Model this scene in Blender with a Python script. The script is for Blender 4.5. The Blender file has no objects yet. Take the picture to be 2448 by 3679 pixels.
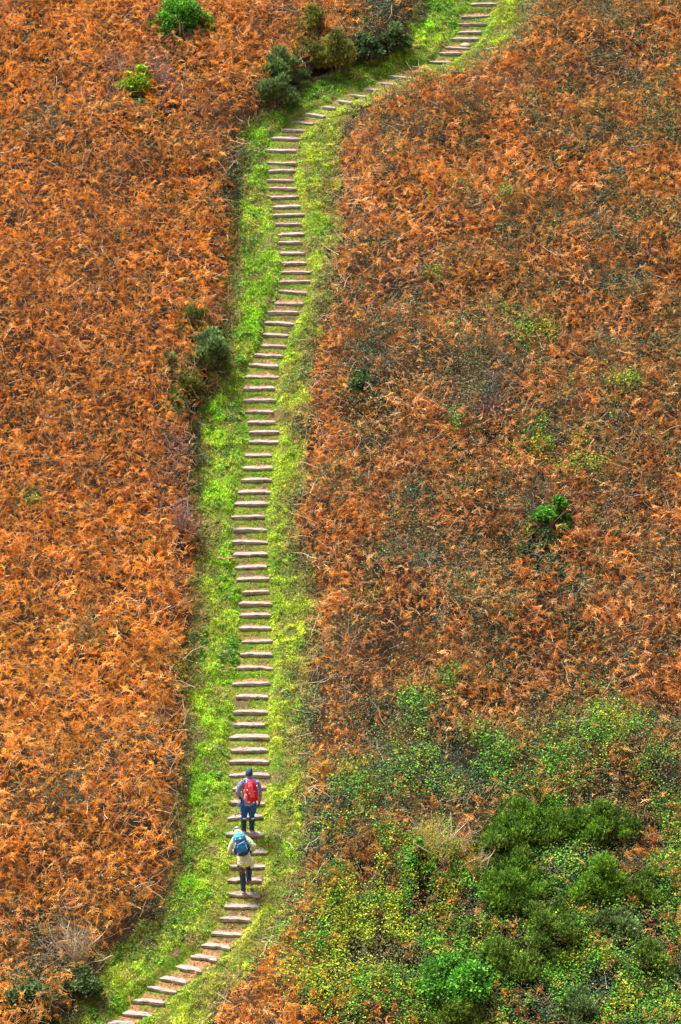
import bpy, math, random
import numpy as np
from mathutils import Vector, Matrix

# ------------------------------------------------------------------ camera, sky, sun, exposure
SC = bpy.context.scene
COL = SC.collection
R = math.radians
PITCH = R(18.0); FPX = 11200.0; CAMZ = 26.6
cam_d = bpy.data.cameras.new('camera'); cam = bpy.data.objects.new('camera', cam_d); COL.objects.link(cam)
cam.location = (0, 0, CAMZ); cam.rotation_euler = (math.pi/2 - PITCH, 0, 0)
cam_d.sensor_fit = 'VERTICAL'; cam_d.sensor_height = 24.0; cam_d.lens = FPX/3679*24.0
cam_d.clip_start = 0.5; cam_d.clip_end = 2000
SC.camera = cam
SUN_EL, SUN_AZ = R(60), R(-48)      # azimuth of the sun measured clockwise from +Y
w = bpy.data.worlds.new('World'); SC.world = w; w.use_nodes = True
nt = w.node_tree; nt.nodes.clear()
sky = nt.nodes.new('ShaderNodeTexSky'); sky.sky_type = 'NISHITA'; sky.sun_disc = False
sky.sun_elevation = SUN_EL; sky.sun_rotation = SUN_AZ; sky.air_density = 1.0; sky.dust_density = 4.0; sky.ozone_density = 0.6
bgn = nt.nodes.new('ShaderNodeBackground'); bgn.inputs['Strength'].default_value = 0.09
wo = nt.nodes.new('ShaderNodeOutputWorld')
nt.links.new(sky.outputs[0], bgn.inputs[0]); nt.links.new(bgn.outputs[0], wo.inputs[0])
sl = bpy.data.lights.new('sun', 'SUN'); sl.energy = 3.3; sl.angle = R(22); sl.color = (1.0, 0.93, 0.82)
so = bpy.data.objects.new('sun', sl); COL.objects.link(so)
sd = Vector((math.sin(SUN_AZ)*math.cos(SUN_EL), math.cos(SUN_AZ)*math.cos(SUN_EL), math.sin(SUN_EL)))
so.rotation_euler = (-sd).to_track_quat('-Z', 'Y').to_euler(); so.location = (-30, 40, 60)
SC.view_settings.view_transform = 'Standard'; SC.view_settings.look = 'None'
SC.view_settings.exposure = 1.6; SC.view_settings.gamma = 1.0

rng = np.random.default_rng(7); random.seed(7)

# ------------------------------------------------------------------ helpers: tags, mesh
def tag(o, label=None, cat=None, group=None, kind=None):
    if label: o['label'] = label
    if cat: o['category'] = cat
    if group: o['group'] = group
    if kind: o['kind'] = kind
    return o
def empty(name, loc=(0, 0, 0)):
    o = bpy.data.objects.new(name, None); o.empty_display_size = 0.3; COL.objects.link(o); o.location = loc; return o
def link(name, me, mat=None, parent=None):
    o = bpy.data.objects.new(name, me); COL.objects.link(o)
    if mat: me.materials.append(mat)
    if parent: o.parent = parent
    return o
def np_mesh(name, V, faces, C=None, smooth=False):
    """faces: list of (M,k) index arrays"""
    me = bpy.data.meshes.new(name)
    V = np.ascontiguousarray(V, dtype=np.float32)
    me.vertices.add(len(V)); me.vertices.foreach_set('co', V.ravel())
    loops = np.concatenate([f.ravel() for f in faces]).astype(np.int32)
    tot = np.concatenate([np.full(len(f), f.shape[1], dtype=np.int32) for f in faces])
    st = np.concatenate([[0], np.cumsum(tot)[:-1]]).astype(np.int32)
    me.loops.add(len(loops)); me.loops.foreach_set('vertex_index', loops)
    me.polygons.add(len(tot)); me.polygons.foreach_set('loop_start', st)
    me.update(calc_edges=True)
    if smooth: me.polygons.foreach_set('use_smooth', np.ones(len(tot), dtype=bool))
    if C is not None:
        a = me.color_attributes.new('Col', 'FLOAT_COLOR', 'POINT')
        c4 = np.ones((len(V), 4), dtype=np.float32); c4[:, :3] = C
        a.data.foreach_set('color', c4.ravel())
    return me
class Soup:
    def __init__(s): s.V = []; s.T = []; s.Q = []; s.C = []; s.n = 0
    def add(s, V, T=None, Q=None, C=None):
        s.V.append(V)
        if T is not None and len(T): s.T.append(T + s.n)
        if Q is not None and len(Q): s.Q.append(Q + s.n)
        s.C.append(np.broadcast_to(C, V.shape) if C is not None else np.ones_like(V))
        s.n += len(V)
    def scatter(s, proto, M, loc, C, jit=0.0):
        """proto = (V, T, Q, cm); M (N,3,3); loc (N,3); C (N,3)"""
        V, T, Q, cm = proto; N = len(loc)
        if N == 0: return
        W = np.einsum('nij,vj->nvi', M, V) + loc[:, None, :]
        CC = C[:, None, :]*cm[None, :, None] if cm.ndim == 1 else C[:, None, :]*cm[None]
        off = (np.arange(N)*len(V))[:, None, None]
        s.add(W.reshape(-1, 3), (T[None]+off).reshape(-1, 3) if len(T) else None,
              (Q[None]+off).reshape(-1, 4) if len(Q) else None, CC.reshape(-1, 3))
    def build(s, name, mat, parent=None, smooth=False):
        f = []
        if s.T: f.append(np.concatenate(s.T))
        if s.Q: f.append(np.concatenate(s.Q))
        me = np_mesh(name, np.concatenate(s.V), f, np.concatenate(s.C), smooth)
        return link(name, me, mat, parent)
def rotmats(az, pitch, roll, scale):
    """local +Y is the length axis: roll about Y, pitch about X, azimuth about Z"""
    ca, sa, cp, sp, cr, sr = np.cos(az), np.sin(az), np.cos(pitch), np.sin(pitch), np.cos(roll), np.sin(roll)
    Z = np.zeros_like(az); O = np.ones_like(az)
    Rz = np.stack([np.stack([ca, -sa, Z], -1), np.stack([sa, ca, Z], -1), np.stack([Z, Z, O], -1)], 1)
    Rx = np.stack([np.stack([O, Z, Z], -1), np.stack([Z, cp, -sp], -1), np.stack([Z, sp, cp], -1)], 1)
    Ry = np.stack([np.stack([cr, Z, sr], -1), np.stack([Z, O, Z], -1), np.stack([-sr, Z, cr], -1)], 1)
    return (Rz @ Rx @ Ry)*np.asarray(scale)[:, None, None]
def dirmats(d, roll, scale):
    """matrices that send +Y to direction d"""
    az = np.arctan2(-d[:, 0], d[:, 1]); pit = np.arcsin(np.clip(d[:, 2], -1, 1))
    return rotmats(az, pit, roll, scale)

# value noise --------------------------------------------------------
def _h(ix, iy, seed):
    n = (ix.astype(np.int64)*374761393 + iy.astype(np.int64)*668265263 + seed*1442695041) & 0xFFFFFFFF
    n = ((n ^ (n >> 13))*1274126177) & 0xFFFFFFFF
    return ((n ^ (n >> 16)) & 0xFFFFFF)/float(0xFFFFFF)
def vnoise(x, y, sc, seed=0):
    x = np.asarray(x, dtype=float)/sc + 1000.3; y = np.asarray(y, dtype=float)/sc + 1000.7
    ix = np.floor(x); iy = np.floor(y); fx = x-ix; fy = y-iy
    fx = fx*fx*(3-2*fx); fy = fy*fy*(3-2*fy)
    a = _h(ix, iy, seed); b = _h(ix+1, iy, seed); c = _h(ix, iy+1, seed); d = _h(ix+1, iy+1, seed)
    return (a*(1-fx)+b*fx)*(1-fy) + (c*(1-fx)+d*fx)*fy
def fbm(x, y, sc, seed=0, o=3):
    v = 0; a = 1; t = 0
    for k in range(o):
        v = v + a*vnoise(x, y, sc/2**k, seed+k*17); t += a; a *= .55
    return v/t
def sstep(a, b, x):
    t = np.clip((x-a)/(b-a), 0, 1); return t*t*(3-2*t)

# ------------------------------------------------------------------ ground
SL = math.tan(R(27))
_py = np.array([-400, -60, -10, 0, 8, 20, 35, 48, 56, 62, 66, 112, 130, 150, 200, 800.])
_pz = np.array([60, 40, 27.5, 24.9, 20.5, 6.0, -9.5, -12.8, -12.2, (62-82)*SL-.25, (66-82)*SL, (112-82)*SL, 22.5, 27, 32, 40.])
def smooth_ground(x, y):
    x = np.asarray(x, float); y = np.asarray(y, float)
    z = np.interp(y, _py, _pz)
    z = z + 0.9*(fbm(x, y, 11.0, 3, 2)-.5)*sstep(60, 68, y) + .25*(fbm(x, y, 3.1, 9, 2)-.5)*sstep(60, 68, y)
    return z
CP, SP = math.cos(PITCH), math.sin(PITCH)
def project(x, y, z):
    """world -> photo pixel (2448 x 3679)"""
    dz = z-CAMZ
    dep = y*CP - dz*SP; up = y*SP + dz*CP
    return 1224+FPX*x/dep, 1839.5-FPX*up/dep
def ray(px, py):
    rx = (px-1224)/FPX; ru = (1839.5-py)/FPX
    return np.array([rx, CP+ru*SP, -SP+ru*CP])
def hit(px, py, dz=0.0):
    d = ray(px, py); t = 86.0
    for _ in range(40):
        p = d*t; z = CAMZ+p[2]
        g = float(smooth_ground(p[0], p[1]))+dz
        t += (z-g)/(-(d[2]-SL*d[1]))*.8
    return np.array([d[0]*t, d[1]*t, CAMZ+d[2]*t])
def hit_plane(px, py, z):
    d = ray(px, py); t = (z-CAMZ)/d[2]
    return np.array([d[0]*t, d[1]*t, z])

# timber steps: ends of each tread's front edge in the photo
_S = []
def blk(ox, oy, s, rows):
    for a in rows: _S.append((ox+a[0]*s, oy+a[1]*s, ox+a[2]*s, oy+a[3]*s))
blk(900, 0, 1000/1568, [(1242,24,1385,22),(1187,92,1348,86),(1175,137,1332,134),(1165,182,1300,182),(1130,220,1290,219),(1095,265,1240,268),
    (1065,300,1195,302),(1010,348,1125,351),(850,396,945,405),(773,428,872,439),(697,458,798,475),(623,493,708,508),(533,522,632,549),
    (463,562,555,583),(388,600,472,613),(300,640,408,656),(235,682,350,694)])
blk(850, 400, 400/1568, [(630,262,965,275),(490,378,880,395),(400,545,845,560),(430,715,840,730),(450,840,850,835),(430,970,800,970),
    (450,1088,850,1085),(475,1212,880,1200),(505,1345,900,1335),(515,1465,960,1450),(550,1590,915,1590),(590,1735,955,1725),(580,1850,925,1845)])
blk(850, 850, 400/1568, [(600,235,955,235),(640,378,985,368),(620,497,1050,497),(590,630,1050,632),(590,765,980,795),(530,930,940,942),
    (440,1065,880,1072),(395,1210,805,1238),(370,1382,735,1392),(340,1530,700,1548),(240,1668,650,1685),(175,1805,585,1830)])
blk(750, 1300, 400/1568, [(505,205,1000,205),(485,380,935,375),(490,540,940,545),(510,692,905,705),(545,855,935,850),(565,995,1000,992),
    (560,1128,995,1132),(505,1310,890,1312),(480,1500,910,1498),(450,1670,890,1668)])
blk(750, 1750, 400/1568, [(410,68,880,66),(360,240,840,240),(320,420,790,420),(350,607,830,600),(320,775,830,775),(340,950,830,950),
    (365,1125,820,1125),(390,1298,865,1290),(480,1490,860,1470),(430,1650,900,1645),(430,1808,875,1812)])
blk(750, 2200, 400/1568, [(420,228,885,222),(465,400,905,405),(445,595,900,600),(390,780,910,780),(325,1008,875,995),(385,1195,840,1195),
    (340,1410,835,1412),(350,1590,790,1590),(275,1765,855,1770),(310,1948,840,1945)])
blk(750, 2650, 400/1568, [(290,345,855,345),(285,525,860,532),(335,718,825,705),(310,925,790,930),(265,1135,770,1115),(235,1365,780,1378),
    (300,1610,825,1620),(300,1820,805,1825)])
blk(350, 3100, 700/1568, [(1045,140,1325,150),(1055,255,1310,268),(1020,352,1305,358),(985,455,1240,465),(915,568,1170,575),(835,660,1070,688),
    (750,750,960,790),(630,835,830,885),(505,925,710,970),(400,1000,630,1045),(285,1108,535,1140),(200,1210,440,1235),(80,1292,300,1300)])
NS = len(_S)                                   # index 0 = top of the photo
ST = []
for (xl, yl, xr, yr) in _S:
    c = hit((xl+xr)/2, (yl+yr)/2)
    a = hit_plane(xl, yl, c[2]); b = hit_plane(xr, yr, c[2])
    ang = math.atan2(b[1]-a[1], b[0]-a[0]); ln = math.hypot(b[0]-a[0], b[1]-a[1])
    ang = max(-0.75, min(0.75, ang*0.9))
    n = np.array([-math.sin(ang), math.cos(ang)])
    m = (a+b)/2
    ST.append(dict(x=m[0]+n[0]*.07, y=m[1]+n[1]*.07, z=c[2], yaw=ang, len=ln))
_o = sorted(range(NS), key=lambda i: ST[i]['y'])
SX = np.array([ST[i]['x'] for i in _o]); SY = np.array([ST[i]['y'] for i in _o]); SZ = np.array([ST[i]['z'] for i in _o])
STn = np.array([math.tan(ST[i]['yaw']) for i in _o]); SLn = np.array([ST[i]['len'] for i in _o])
# carry the stair on past both ends of the photo
def stair(x, y):
    """-> (lateral distance, half width, s behind step i, span, z_i, z_i+1, inside)"""
    xc = np.interp(y, SY, SX); tn = np.interp(y, SY, STn)
    yy = y-(x-xc)*tn
    xc = np.interp(yy, SY, SX); tn = np.interp(yy, SY, STn); yy = y-(x-xc)*tn
    i = np.clip(np.searchsorted(SY, yy)-1, 0, NS-2)
    s = yy-SY[i]; dy = SY[i+1]-SY[i]
    xm = SX[i]+(SX[i+1]-SX[i])*np.clip(s/dy, 0, 1)
    ins = (yy > SY[0]-.3) & (yy < SY[-1]+.3)
    return x-xm, np.interp(yy, SY, SLn)*.5, s, dy, SZ[i], SZ[i+1], ins
def ground(x, y):
    z = smooth_ground(x, y)
    lat, hw, s, dy, z0, z1, ins = stair(x, y)
    wgt = (1-sstep(hw-.02, hw+.22, np.abs(lat)))*ins
    flat = z0-.012; low = z1-.085
    t = sstep(.14, 1.0, np.clip((s-.05)/np.maximum(dy-.12, .05), 0, 1))
    zs = flat+(low-flat)*t
    zs = np.where(s < 0, z0-.10, zs); zs = np.where(s > dy, z1-.012, zs)
    return z*(1-wgt)+zs*wgt

# path edges (1568 x 2357 scale -> photo px)
PE = np.array([(-60,1010,1260),(0,985,1225),(60,955,1185),(110,890,1175),(150,820,1110),(200,690,930),(250,612,815),(300,572,785),(350,565,772),(450,552,770),
    (550,545,770),(650,545,750),(750,532,722),(850,508,705),(950,472,700),(1100,455,690),(1200,468,672),(1300,455,692),(1400,458,722),(1550,440,695),
    (1700,435,700),(1850,420,700),(2000,415,690),(2100,375,655),(2150,330,622),(2200,255,590),(2280,215,520),(2357,165,470),(2450,100,410)], float)*1.5612
def path_d(px, py):
    """signed distance in px into the grass path (positive inside)"""
    l = np.interp(py, PE[:, 0], PE[:, 1]); r = np.interp(py, PE[:, 0], PE[:, 2])
    return np.minimum(px-l, r-px) + 52*(fbm(px, py, 90., 191, 2)-.5) + 44*(fbm(px, py, 26., 193, 2)-.5)
K = 1.5612
def blobs(px, py, L):
    v = np.zeros_like(px)
    for (x, y, rx, ry, a) in L:
        v = np.maximum(v, a*np.exp(-(((px/K-x)/rx)**2+((py/K-y)/ry)**2)))
    return v
DARK = [(905,65,75,55,1),(950,15,60,40,.8),(1420,90,130,60,.45),(105,300,55,45,.7),(40,2290,110,50,.6),(120,2180,90,60,.7),(110,1860,120,60,.55),(60,1790,60,40,.5),
    (830,865,50,35,.9),(1240,1215,55,75,.9),(720,1900,55,120,.9),(900,1650,110,60,.9),(1050,1790,260,60,1.0),(725,1620,30,90,.9),(700,1380,35,80,.5),
    (1370,650,110,60,.5),(880,700,80,40,.4),(960,1180,70,40,.6),(1300,1350,90,60,.45),(530,420,22,80,.8),(1100,940,60,50,.5),(850,1050,60,50,.4),
    (820,1480,90,50,.4),(1250,2000,120,60,.8),(1500,1700,90,60,.5),(1180,1290,80,50,.4),(640,230,60,30,.9),(430,700,40,40,.4),(420,900,40,60,.5),(380,2180,50,50,.5),
    (200,1480,60,40,.3),(300,1750,90,50,.3),(330,2060,70,60,.5),(1380,350,140,70,.35),(930,350,60,40,.35),(1400,500,100,40,.4)]
BRIGHT = [(1230,800,45,28,.7),(1440,905,30,22,.8),(1270,1040,60,35,.6),(1330,1110,45,18,.8),(1000,690,22,14,.5),(1040,1600,28,26,.8),(960,1650,40,30,.8),
    (985,1735,65,50,.9),(1130,1765,60,45,.9),(1390,1725,85,50,1.0),(1280,1780,60,40,.8),(800,1840,50,40,.9),(960,2040,85,45,1.0),(850,2110,130,60,.9),(820,2190,130,75,1.1),
    (1060,2240,130,75,1.0),(1150,2080,160,60,.8),(1250,2260,190,70,.7),(720,2310,60,50,1.0),(900,2310,90,50,.9),(1330,2340,220,40,.7),(1500,1830,50,40,.5),
    (1165,490,14,14,.7),(1165,750,18,12,.7),(75,1190,30,18,.5),(630,2120,40,50,.6),(420,1550,20,40,.3),(1440,2250,120,60,.7),(1330,930,30,16,.5),(1050,1005,14,22,.6)]
PURPLE = [(120,2200,110,70,1.1),(60,2120,60,40,.6),(370,190,60,40,1),(265,200,40,40,.8),(400,1070,60,50,.9),(425,1195,45,40,.9),(1110,925,80,50,1.0),(930,700,50,30,.7),(900,890,60,50,.6),(950,1360,60,60,.6),(1420,200,60,30,.7),
    (1000,1330,120,70,.5),(660,60,60,40,.4),(1130,800,60,40,.5),(510,300,60,40,.6)]
YEL = [(820,2190,160,120,1),(850,2100,160,70,.8),(720,2310,90,60,1),(985,1735,50,40,.4),(1390,1725,85,60,.7),(1440,905,40,30,1),(1230,800,50,30,1),(1330,1110,60,30,1)]

# ------------------------------------------------------------------ materials
def col_mat(name, rough=.7, transl=.25, spec=.3, nscale=30., nmin=.75, nmax=1.2, sheen=0):
    m = bpy.data.materials.new(name); m.use_nodes = True; n = m.node_tree; n.nodes.clear()
    out = n.nodes.new('ShaderNodeOutputMaterial'); b = n.nodes.new('ShaderNodeBsdfPrincipled')
    at = n.nodes.new('ShaderNodeAttribute'); at.attribute_name = 'Col'
    tc = n.nodes.new('ShaderNodeTexCoord'); nz = n.nodes.new('ShaderNodeTexNoise'); nz.inputs['Scale'].default_value = nscale; nz.inputs['Detail'].default_value = 2
    mr = n.nodes.new('ShaderNodeMapRange'); mr.inputs[1].default_value = .3; mr.inputs[2].default_value = .7; mr.inputs[3].default_value = nmin; mr.inputs[4].default_value = nmax
    vm = n.nodes.new('ShaderNodeVectorMath'); vm.operation = 'SCALE'
    L = n.links.new
    L(tc.outputs['Object'], nz.inputs['Vector']); L(nz.outputs[0], mr.inputs[0]); L(at.outputs['Color'], vm.inputs[0]); L(mr.outputs[0], vm.inputs[3])
    L(vm.outputs[0], b.inputs['Base Color']); b.inputs['Roughness'].default_value = rough
    b.inputs['Specular IOR Level'].default_value = spec
    if transl > 0:
        t = n.nodes.new('ShaderNodeBsdfTranslucent'); L(vm.outputs[0], t.inputs[0])
        mx = n.nodes.new('ShaderNodeMixShader'); mx.inputs[0].default_value = transl
        L(b.outputs[0], mx.inputs[1]); L(t.outputs[0], mx.inputs[2]); L(mx.outputs[0], out.inputs[0])
    else: L(b.outputs[0], out.inputs[0])
    return m
def ramp_mat(name, c1, c2, scale=20., stretch=(1, 1, 1), rough=.8, bump=.4, bdist=.01, c3=None, spec=.3, detail=5.):
    m = bpy.data.materials.new(name); m.use_nodes = True; n = m.node_tree; b = n.nodes['Principled BSDF']; L = n.links.new
    tc = n.nodes.new('ShaderNodeTexCoord'); mp = n.nodes.new('ShaderNodeMapping'); mp.inputs['Scale'].default_value = stretch
    oi = n.nodes.new('ShaderNodeObjectInfo'); ad = n.nodes.new('ShaderNodeVectorMath'); ad.operation = 'ADD'
    nz = n.nodes.new('ShaderNodeTexNoise'); nz.inputs['Scale'].default_value = scale; nz.inputs['Detail'].default_value = detail
    cr = n.nodes.new('ShaderNodeValToRGB'); cr.color_ramp.elements[0].position = .32; cr.color_ramp.elements[1].position = .68
    cr.color_ramp.elements[0].color = (*c1, 1); cr.color_ramp.elements[1].color = (*c2, 1)
    if c3: e = cr.color_ramp.elements.new(.5); e.color = (*c3, 1)
    L(tc.outputs['Object'], ad.inputs[0]); sc = n.nodes.new('ShaderNodeVectorMath'); sc.operation = 'SCALE'; sc.inputs[3].default_value = 37.
    cmb = n.nodes.new('ShaderNodeCombineXYZ'); L(oi.outputs['Random'], cmb.inputs[0]); L(oi.outputs['Random'], cmb.inputs[1]); L(cmb.outputs[0], sc.inputs[0]); L(sc.outputs[0], ad.inputs[1])
    L(ad.outputs[0], mp.inputs[0]); L(mp.outputs[0], nz.inputs['Vector']); L(nz.outputs[0], cr.inputs[0]); L(cr.outputs[0], b.inputs['Base Color'])
    b.inputs['Roughness'].default_value = rough; b.inputs['Specular IOR Level'].default_value = spec
    if bump:
        bp = n.nodes.new('ShaderNodeBump'); bp.inputs['Strength'].default_value = bump; bp.inputs['Distance'].default_value = bdist
        L(nz.outputs[0], bp.inputs['Height']); L(bp.outputs[0], b.inputs['Normal'])
    return m
M_BRACK = col_mat('dead_bracken', .75, .28, .15, 18., .75, 1.25)
M_LEAF = col_mat('bramble_leaf', .62, .15, .22, 25., .75, 1.25)
M_GREEN = col_mat('fresh_leaf', .6, .3, .22, 25., .75, 1.25)
M_GRASS = col_mat('grass_blade', .6, .3, .25, 12., .7, 1.3)
M_GORSE = col_mat('gorse_needle', .6, .15, .25, 14., .7, 1.3)
M_STEM = col_mat('dry_stem', .8, .0, .2, 20., .7, 1.2)
M_GROUND = col_mat('hill_earth', .95, 0, .1, 9., .6, 1.5)
M_PATH = col_mat('path_turf', .95, 0, .1, 14., .6, 1.5)
M_WOOD = ramp_mat('weathered_timber', (.05, .044, .039), (.47, .425, .37), 5., (1.0, 14., 9.), .85, .9, .02, (.28, .25, .215), detail=7)
M_DEADWOOD = ramp_mat('bark_stick', (.25, .11, .05), (.62, .38, .2), 14., (1, 4, 4), .8, .6)

# ------------------------------------------------------------------ ground sheet and path
def axis(parts):
    a = [parts[0][0]]
    for (x0, x1, st) in parts:
        n = max(1, int(round((x1-x0)/st))); a += list(np.linspace(x0, x1, n+1)[1:])
    return np.array(a)
gx = axis([(-400,-60,40),(-60,-20,4),(-20,-9,.5),(-9,-6.6,.15),(-6.6,7,.055),(7,12,.2),(12,20,.5),(20,60,4),(60,400,40)])
gy = axis([(-400,-60,40),(-60,50,4),(50,65,1),(65,105,.05),(105,112,.25),(112,130,2),(130,200,7),(200,800,60)])
X, Y = np.meshgrid(gx, gy); Z = ground(X, Y)
PX, PY = project(X, Y, Z)
front = (Y > 62) & (Y < 112)
PD = np.where(front, path_d(PX, PY), -999)
inpath = (PD > 0)
br = fbm(X, Y, .9, 21, 3); b2 = fbm(X, Y, .35, 22, 3)
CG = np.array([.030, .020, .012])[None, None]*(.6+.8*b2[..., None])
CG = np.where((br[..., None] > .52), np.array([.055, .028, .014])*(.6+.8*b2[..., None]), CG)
far = sstep(0, 25, np.maximum(np.abs(X)-14, np.maximum(62-Y, Y-108)))[..., None]
CG = CG*(1-far)+np.array([.30, .13, .045])*far*(.6+.8*b2[..., None])
# turf on the path: patches of moss green, olive and bare soil, and trodden soil behind each step
lat, hw, s_, dy_, _, _, ins_ = stair(X, Y)
pg = np.where(b2[..., None] > .5, np.array([.07, .14, .012]), np.array([.14, .16, .025]))
bare = np.maximum(sstep(.60, .70, fbm(X, Y, .6, 31, 3)), blobs(PX, PY, [(618,2130,22,26,1.0),(560,2205,30,12,.7),(690,1560,14,40,.5)])*sstep(.35, .55, b2))[..., None]
pg = pg*(1-bare)+np.array([.12, .085, .045])*bare
tread = ((np.abs(lat) < hw-.07+.12*(b2-.5)) & (s_ > 0) & (s_ < .17+.2*(b2-.5)) & ins_)[..., None]
pg = np.where(tread, np.array([.26, .145, .065])*(.7+.6*b2[..., None]), pg)
CG = np.where(inpath[..., None], pg, CG)
ny, nx = X.shape
idx = np.arange(ny*nx).reshape(ny, nx)
Fq = np.stack([idx[:-1, :-1], idx[:-1, 1:], idx[1:, 1:], idx[1:, :-1]], -1).reshape(-1, 4)
pf = (inpath[:-1, :-1] & inpath[1:, 1:]).reshape(-1)
VV = np.stack([X, Y, Z], -1).reshape(-1, 3); CC = CG.reshape(-1, 3)
def sub(F):
    u, inv = np.unique(F.ravel(), return_inverse=True)
    return VV[u], inv.reshape(F.shape), CC[u]
v, f, c = sub(Fq[~pf]); tag(link('hillside_ground', np_mesh('hillside_ground', v, [f], c, True), M_GROUND), 'steep hillside earth under the rusty bracken', 'ground', kind='structure')
v, f, c = sub(Fq[pf]); tag(link('path', np_mesh('path', v, [f], c, True), M_PATH), 'grassy trodden path climbing the slope in timber steps', 'path', kind='structure')

# ------------------------------------------------------------------ timber steps
def ordw(n):
    W = ['zeroth','first','second','third','fourth','fifth','sixth','seventh','eighth','ninth','tenth','eleventh','twelfth','thirteenth','fourteenth','fifteenth','sixteenth','seventeenth','eighteenth','nineteenth','twentieth']
    return W[n]
def timber(L, seed):
    r = random.Random(seed)
    n = 15; V = []; C = []
    D0 = r.uniform(.17, .225); ph = r.uniform(0, 9)
    tl = r.uniform(.04, .2); tr = r.uniform(.04, .2)             # back corners are cut in
    chip = r.random() < .3; chipx = r.uniform(-.3, .3)
    sag = r.uniform(-.012, .012)
    for k in range(n+1):
        t = k/n; x = (t-.5)*L
        e = min(t, 1-t)*L
        ed = min(1, e/(tl if t < .5 else tr)) if e < .2 else 1
        back = (D0-.075)*(-.2+1.2*ed)+r.uniform(-.006, .006)
        fr = -.075+.006*math.sin(t*7+ph)+r.uniform(-.004, .004)
        if chip and abs(x-chipx*L) < .09: fr += .03
        top = .012+sag*math.sin(t*math.pi)+r.uniform(-.004, .004)
        hb = -.058+.02*math.sin(t*5+ph*2)+r.uniform(-.008, .008)
        V += [(x, fr, top-.005), (x, fr+.006, top), (x, (fr+back)*.5, top+.004), (x, back-.012, top), (x, back, top-.015),
              (x, back, hb-.05), (x, fr+.03, hb-.05), (x, fr+.012, hb), (x, fr+.002, hb+.02), (x, fr-.002, top-.04)]
    m = 10; F = []
    for k in range(n):
        for j in range(m):
            a = k*m+j; b = k*m+(j+1) % m; F.append((a, b, b+m, a+m))
    me = bpy.data.meshes.new('timber_step')
    me.from_pydata(V, [], F+[tuple(range(m))[::-1], tuple(range(n*m, n*m+m))]); me.update()
    return me
REFS = {0: 'top', 18: 'bend', 38: 'gorse', 58: 'stick'}
def step_label(i):
    # i counts down from the top of the photo
    look = ['weathered grey', 'worn brown-grey', 'cracked grey', 'pale weathered', 'mossy-edged grey', 'split old'][(i*7+i//5) % 6]
    if i == 0: return 'weathered grey timber step at the very top of the photo'
    if i < 9: return f'{look} timber step, {ordw(i+1)} down from the top edge of the photo'
    if i == 8: pass
    if i < 18: return f'{look} timber step on the upper diagonal bend, {ordw(i-8)} below the upper straight flight' if i > 8 else ''
    if i < 30: return f'{look} timber step, {ordw(i-17)} below the end of the upper bend'
    if i == 38: return 'timber step level with the dark gorse bush on the left of the path'
    if i < 38: return f'{look} timber step, {ordw(38-i)} above the one level with the roadside dark gorse bush'.replace('roadside ', '')
    if i < 50: return f'{look} timber step, {ordw(i-38)} below the one level with the dark gorse bush'
    if i == 57: return 'timber step just above the orange stick lying on the grass'
    if i < 57: return f'{look} timber step, {ordw(57-i)} above the one by the orange stick'
    if i < 66: return f'{look} timber step, {ordw(i-57)} below the one by the orange stick'
    if i < 74: return f'{look} timber step, {ordw(75-i)} above the hat of the hiker with the red backpack'
    return {74: 'pale timber step right behind the neck of the hiker with the red backpack',
            75: 'timber step half hidden behind the middle of the red backpack', 76: 'timber step behind the jacket hem and poles of the red backpack hiker',
            77: 'timber step behind the knees of the hiker in blue trousers', 78: 'timber step under the boots of the hiker in blue trousers',
            79: 'timber step hidden behind the blue backpack and bent elbow', 80: 'timber step behind the thighs of the hiker in the pale khaki jacket',
            81: 'timber step behind the gaiters of the hiker in the khaki jacket', 82: 'timber step carrying the planted boot of the khaki jacket hiker'}.get(i) \
        or f'{look} timber step, {ordw(i-82)} below the khaki jacket hiker\'s planted boot'
for i, s in enumerate(ST):
    o = link('timber_step', timber(s['len'], 100+i), M_WOOD)
    o.location = (s['x'], s['y'], s['z']-random.choice([0, 0, 0, .012, .022])); o.rotation_euler = (R(random.uniform(-5, 4)), R(random.uniform(-2, 2)), s['yaw']+R(random.uniform(-1.5, 1.5)))
    tag(o, step_label(i), 'step', 'timber steps set into the grassy hillside path')

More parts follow.
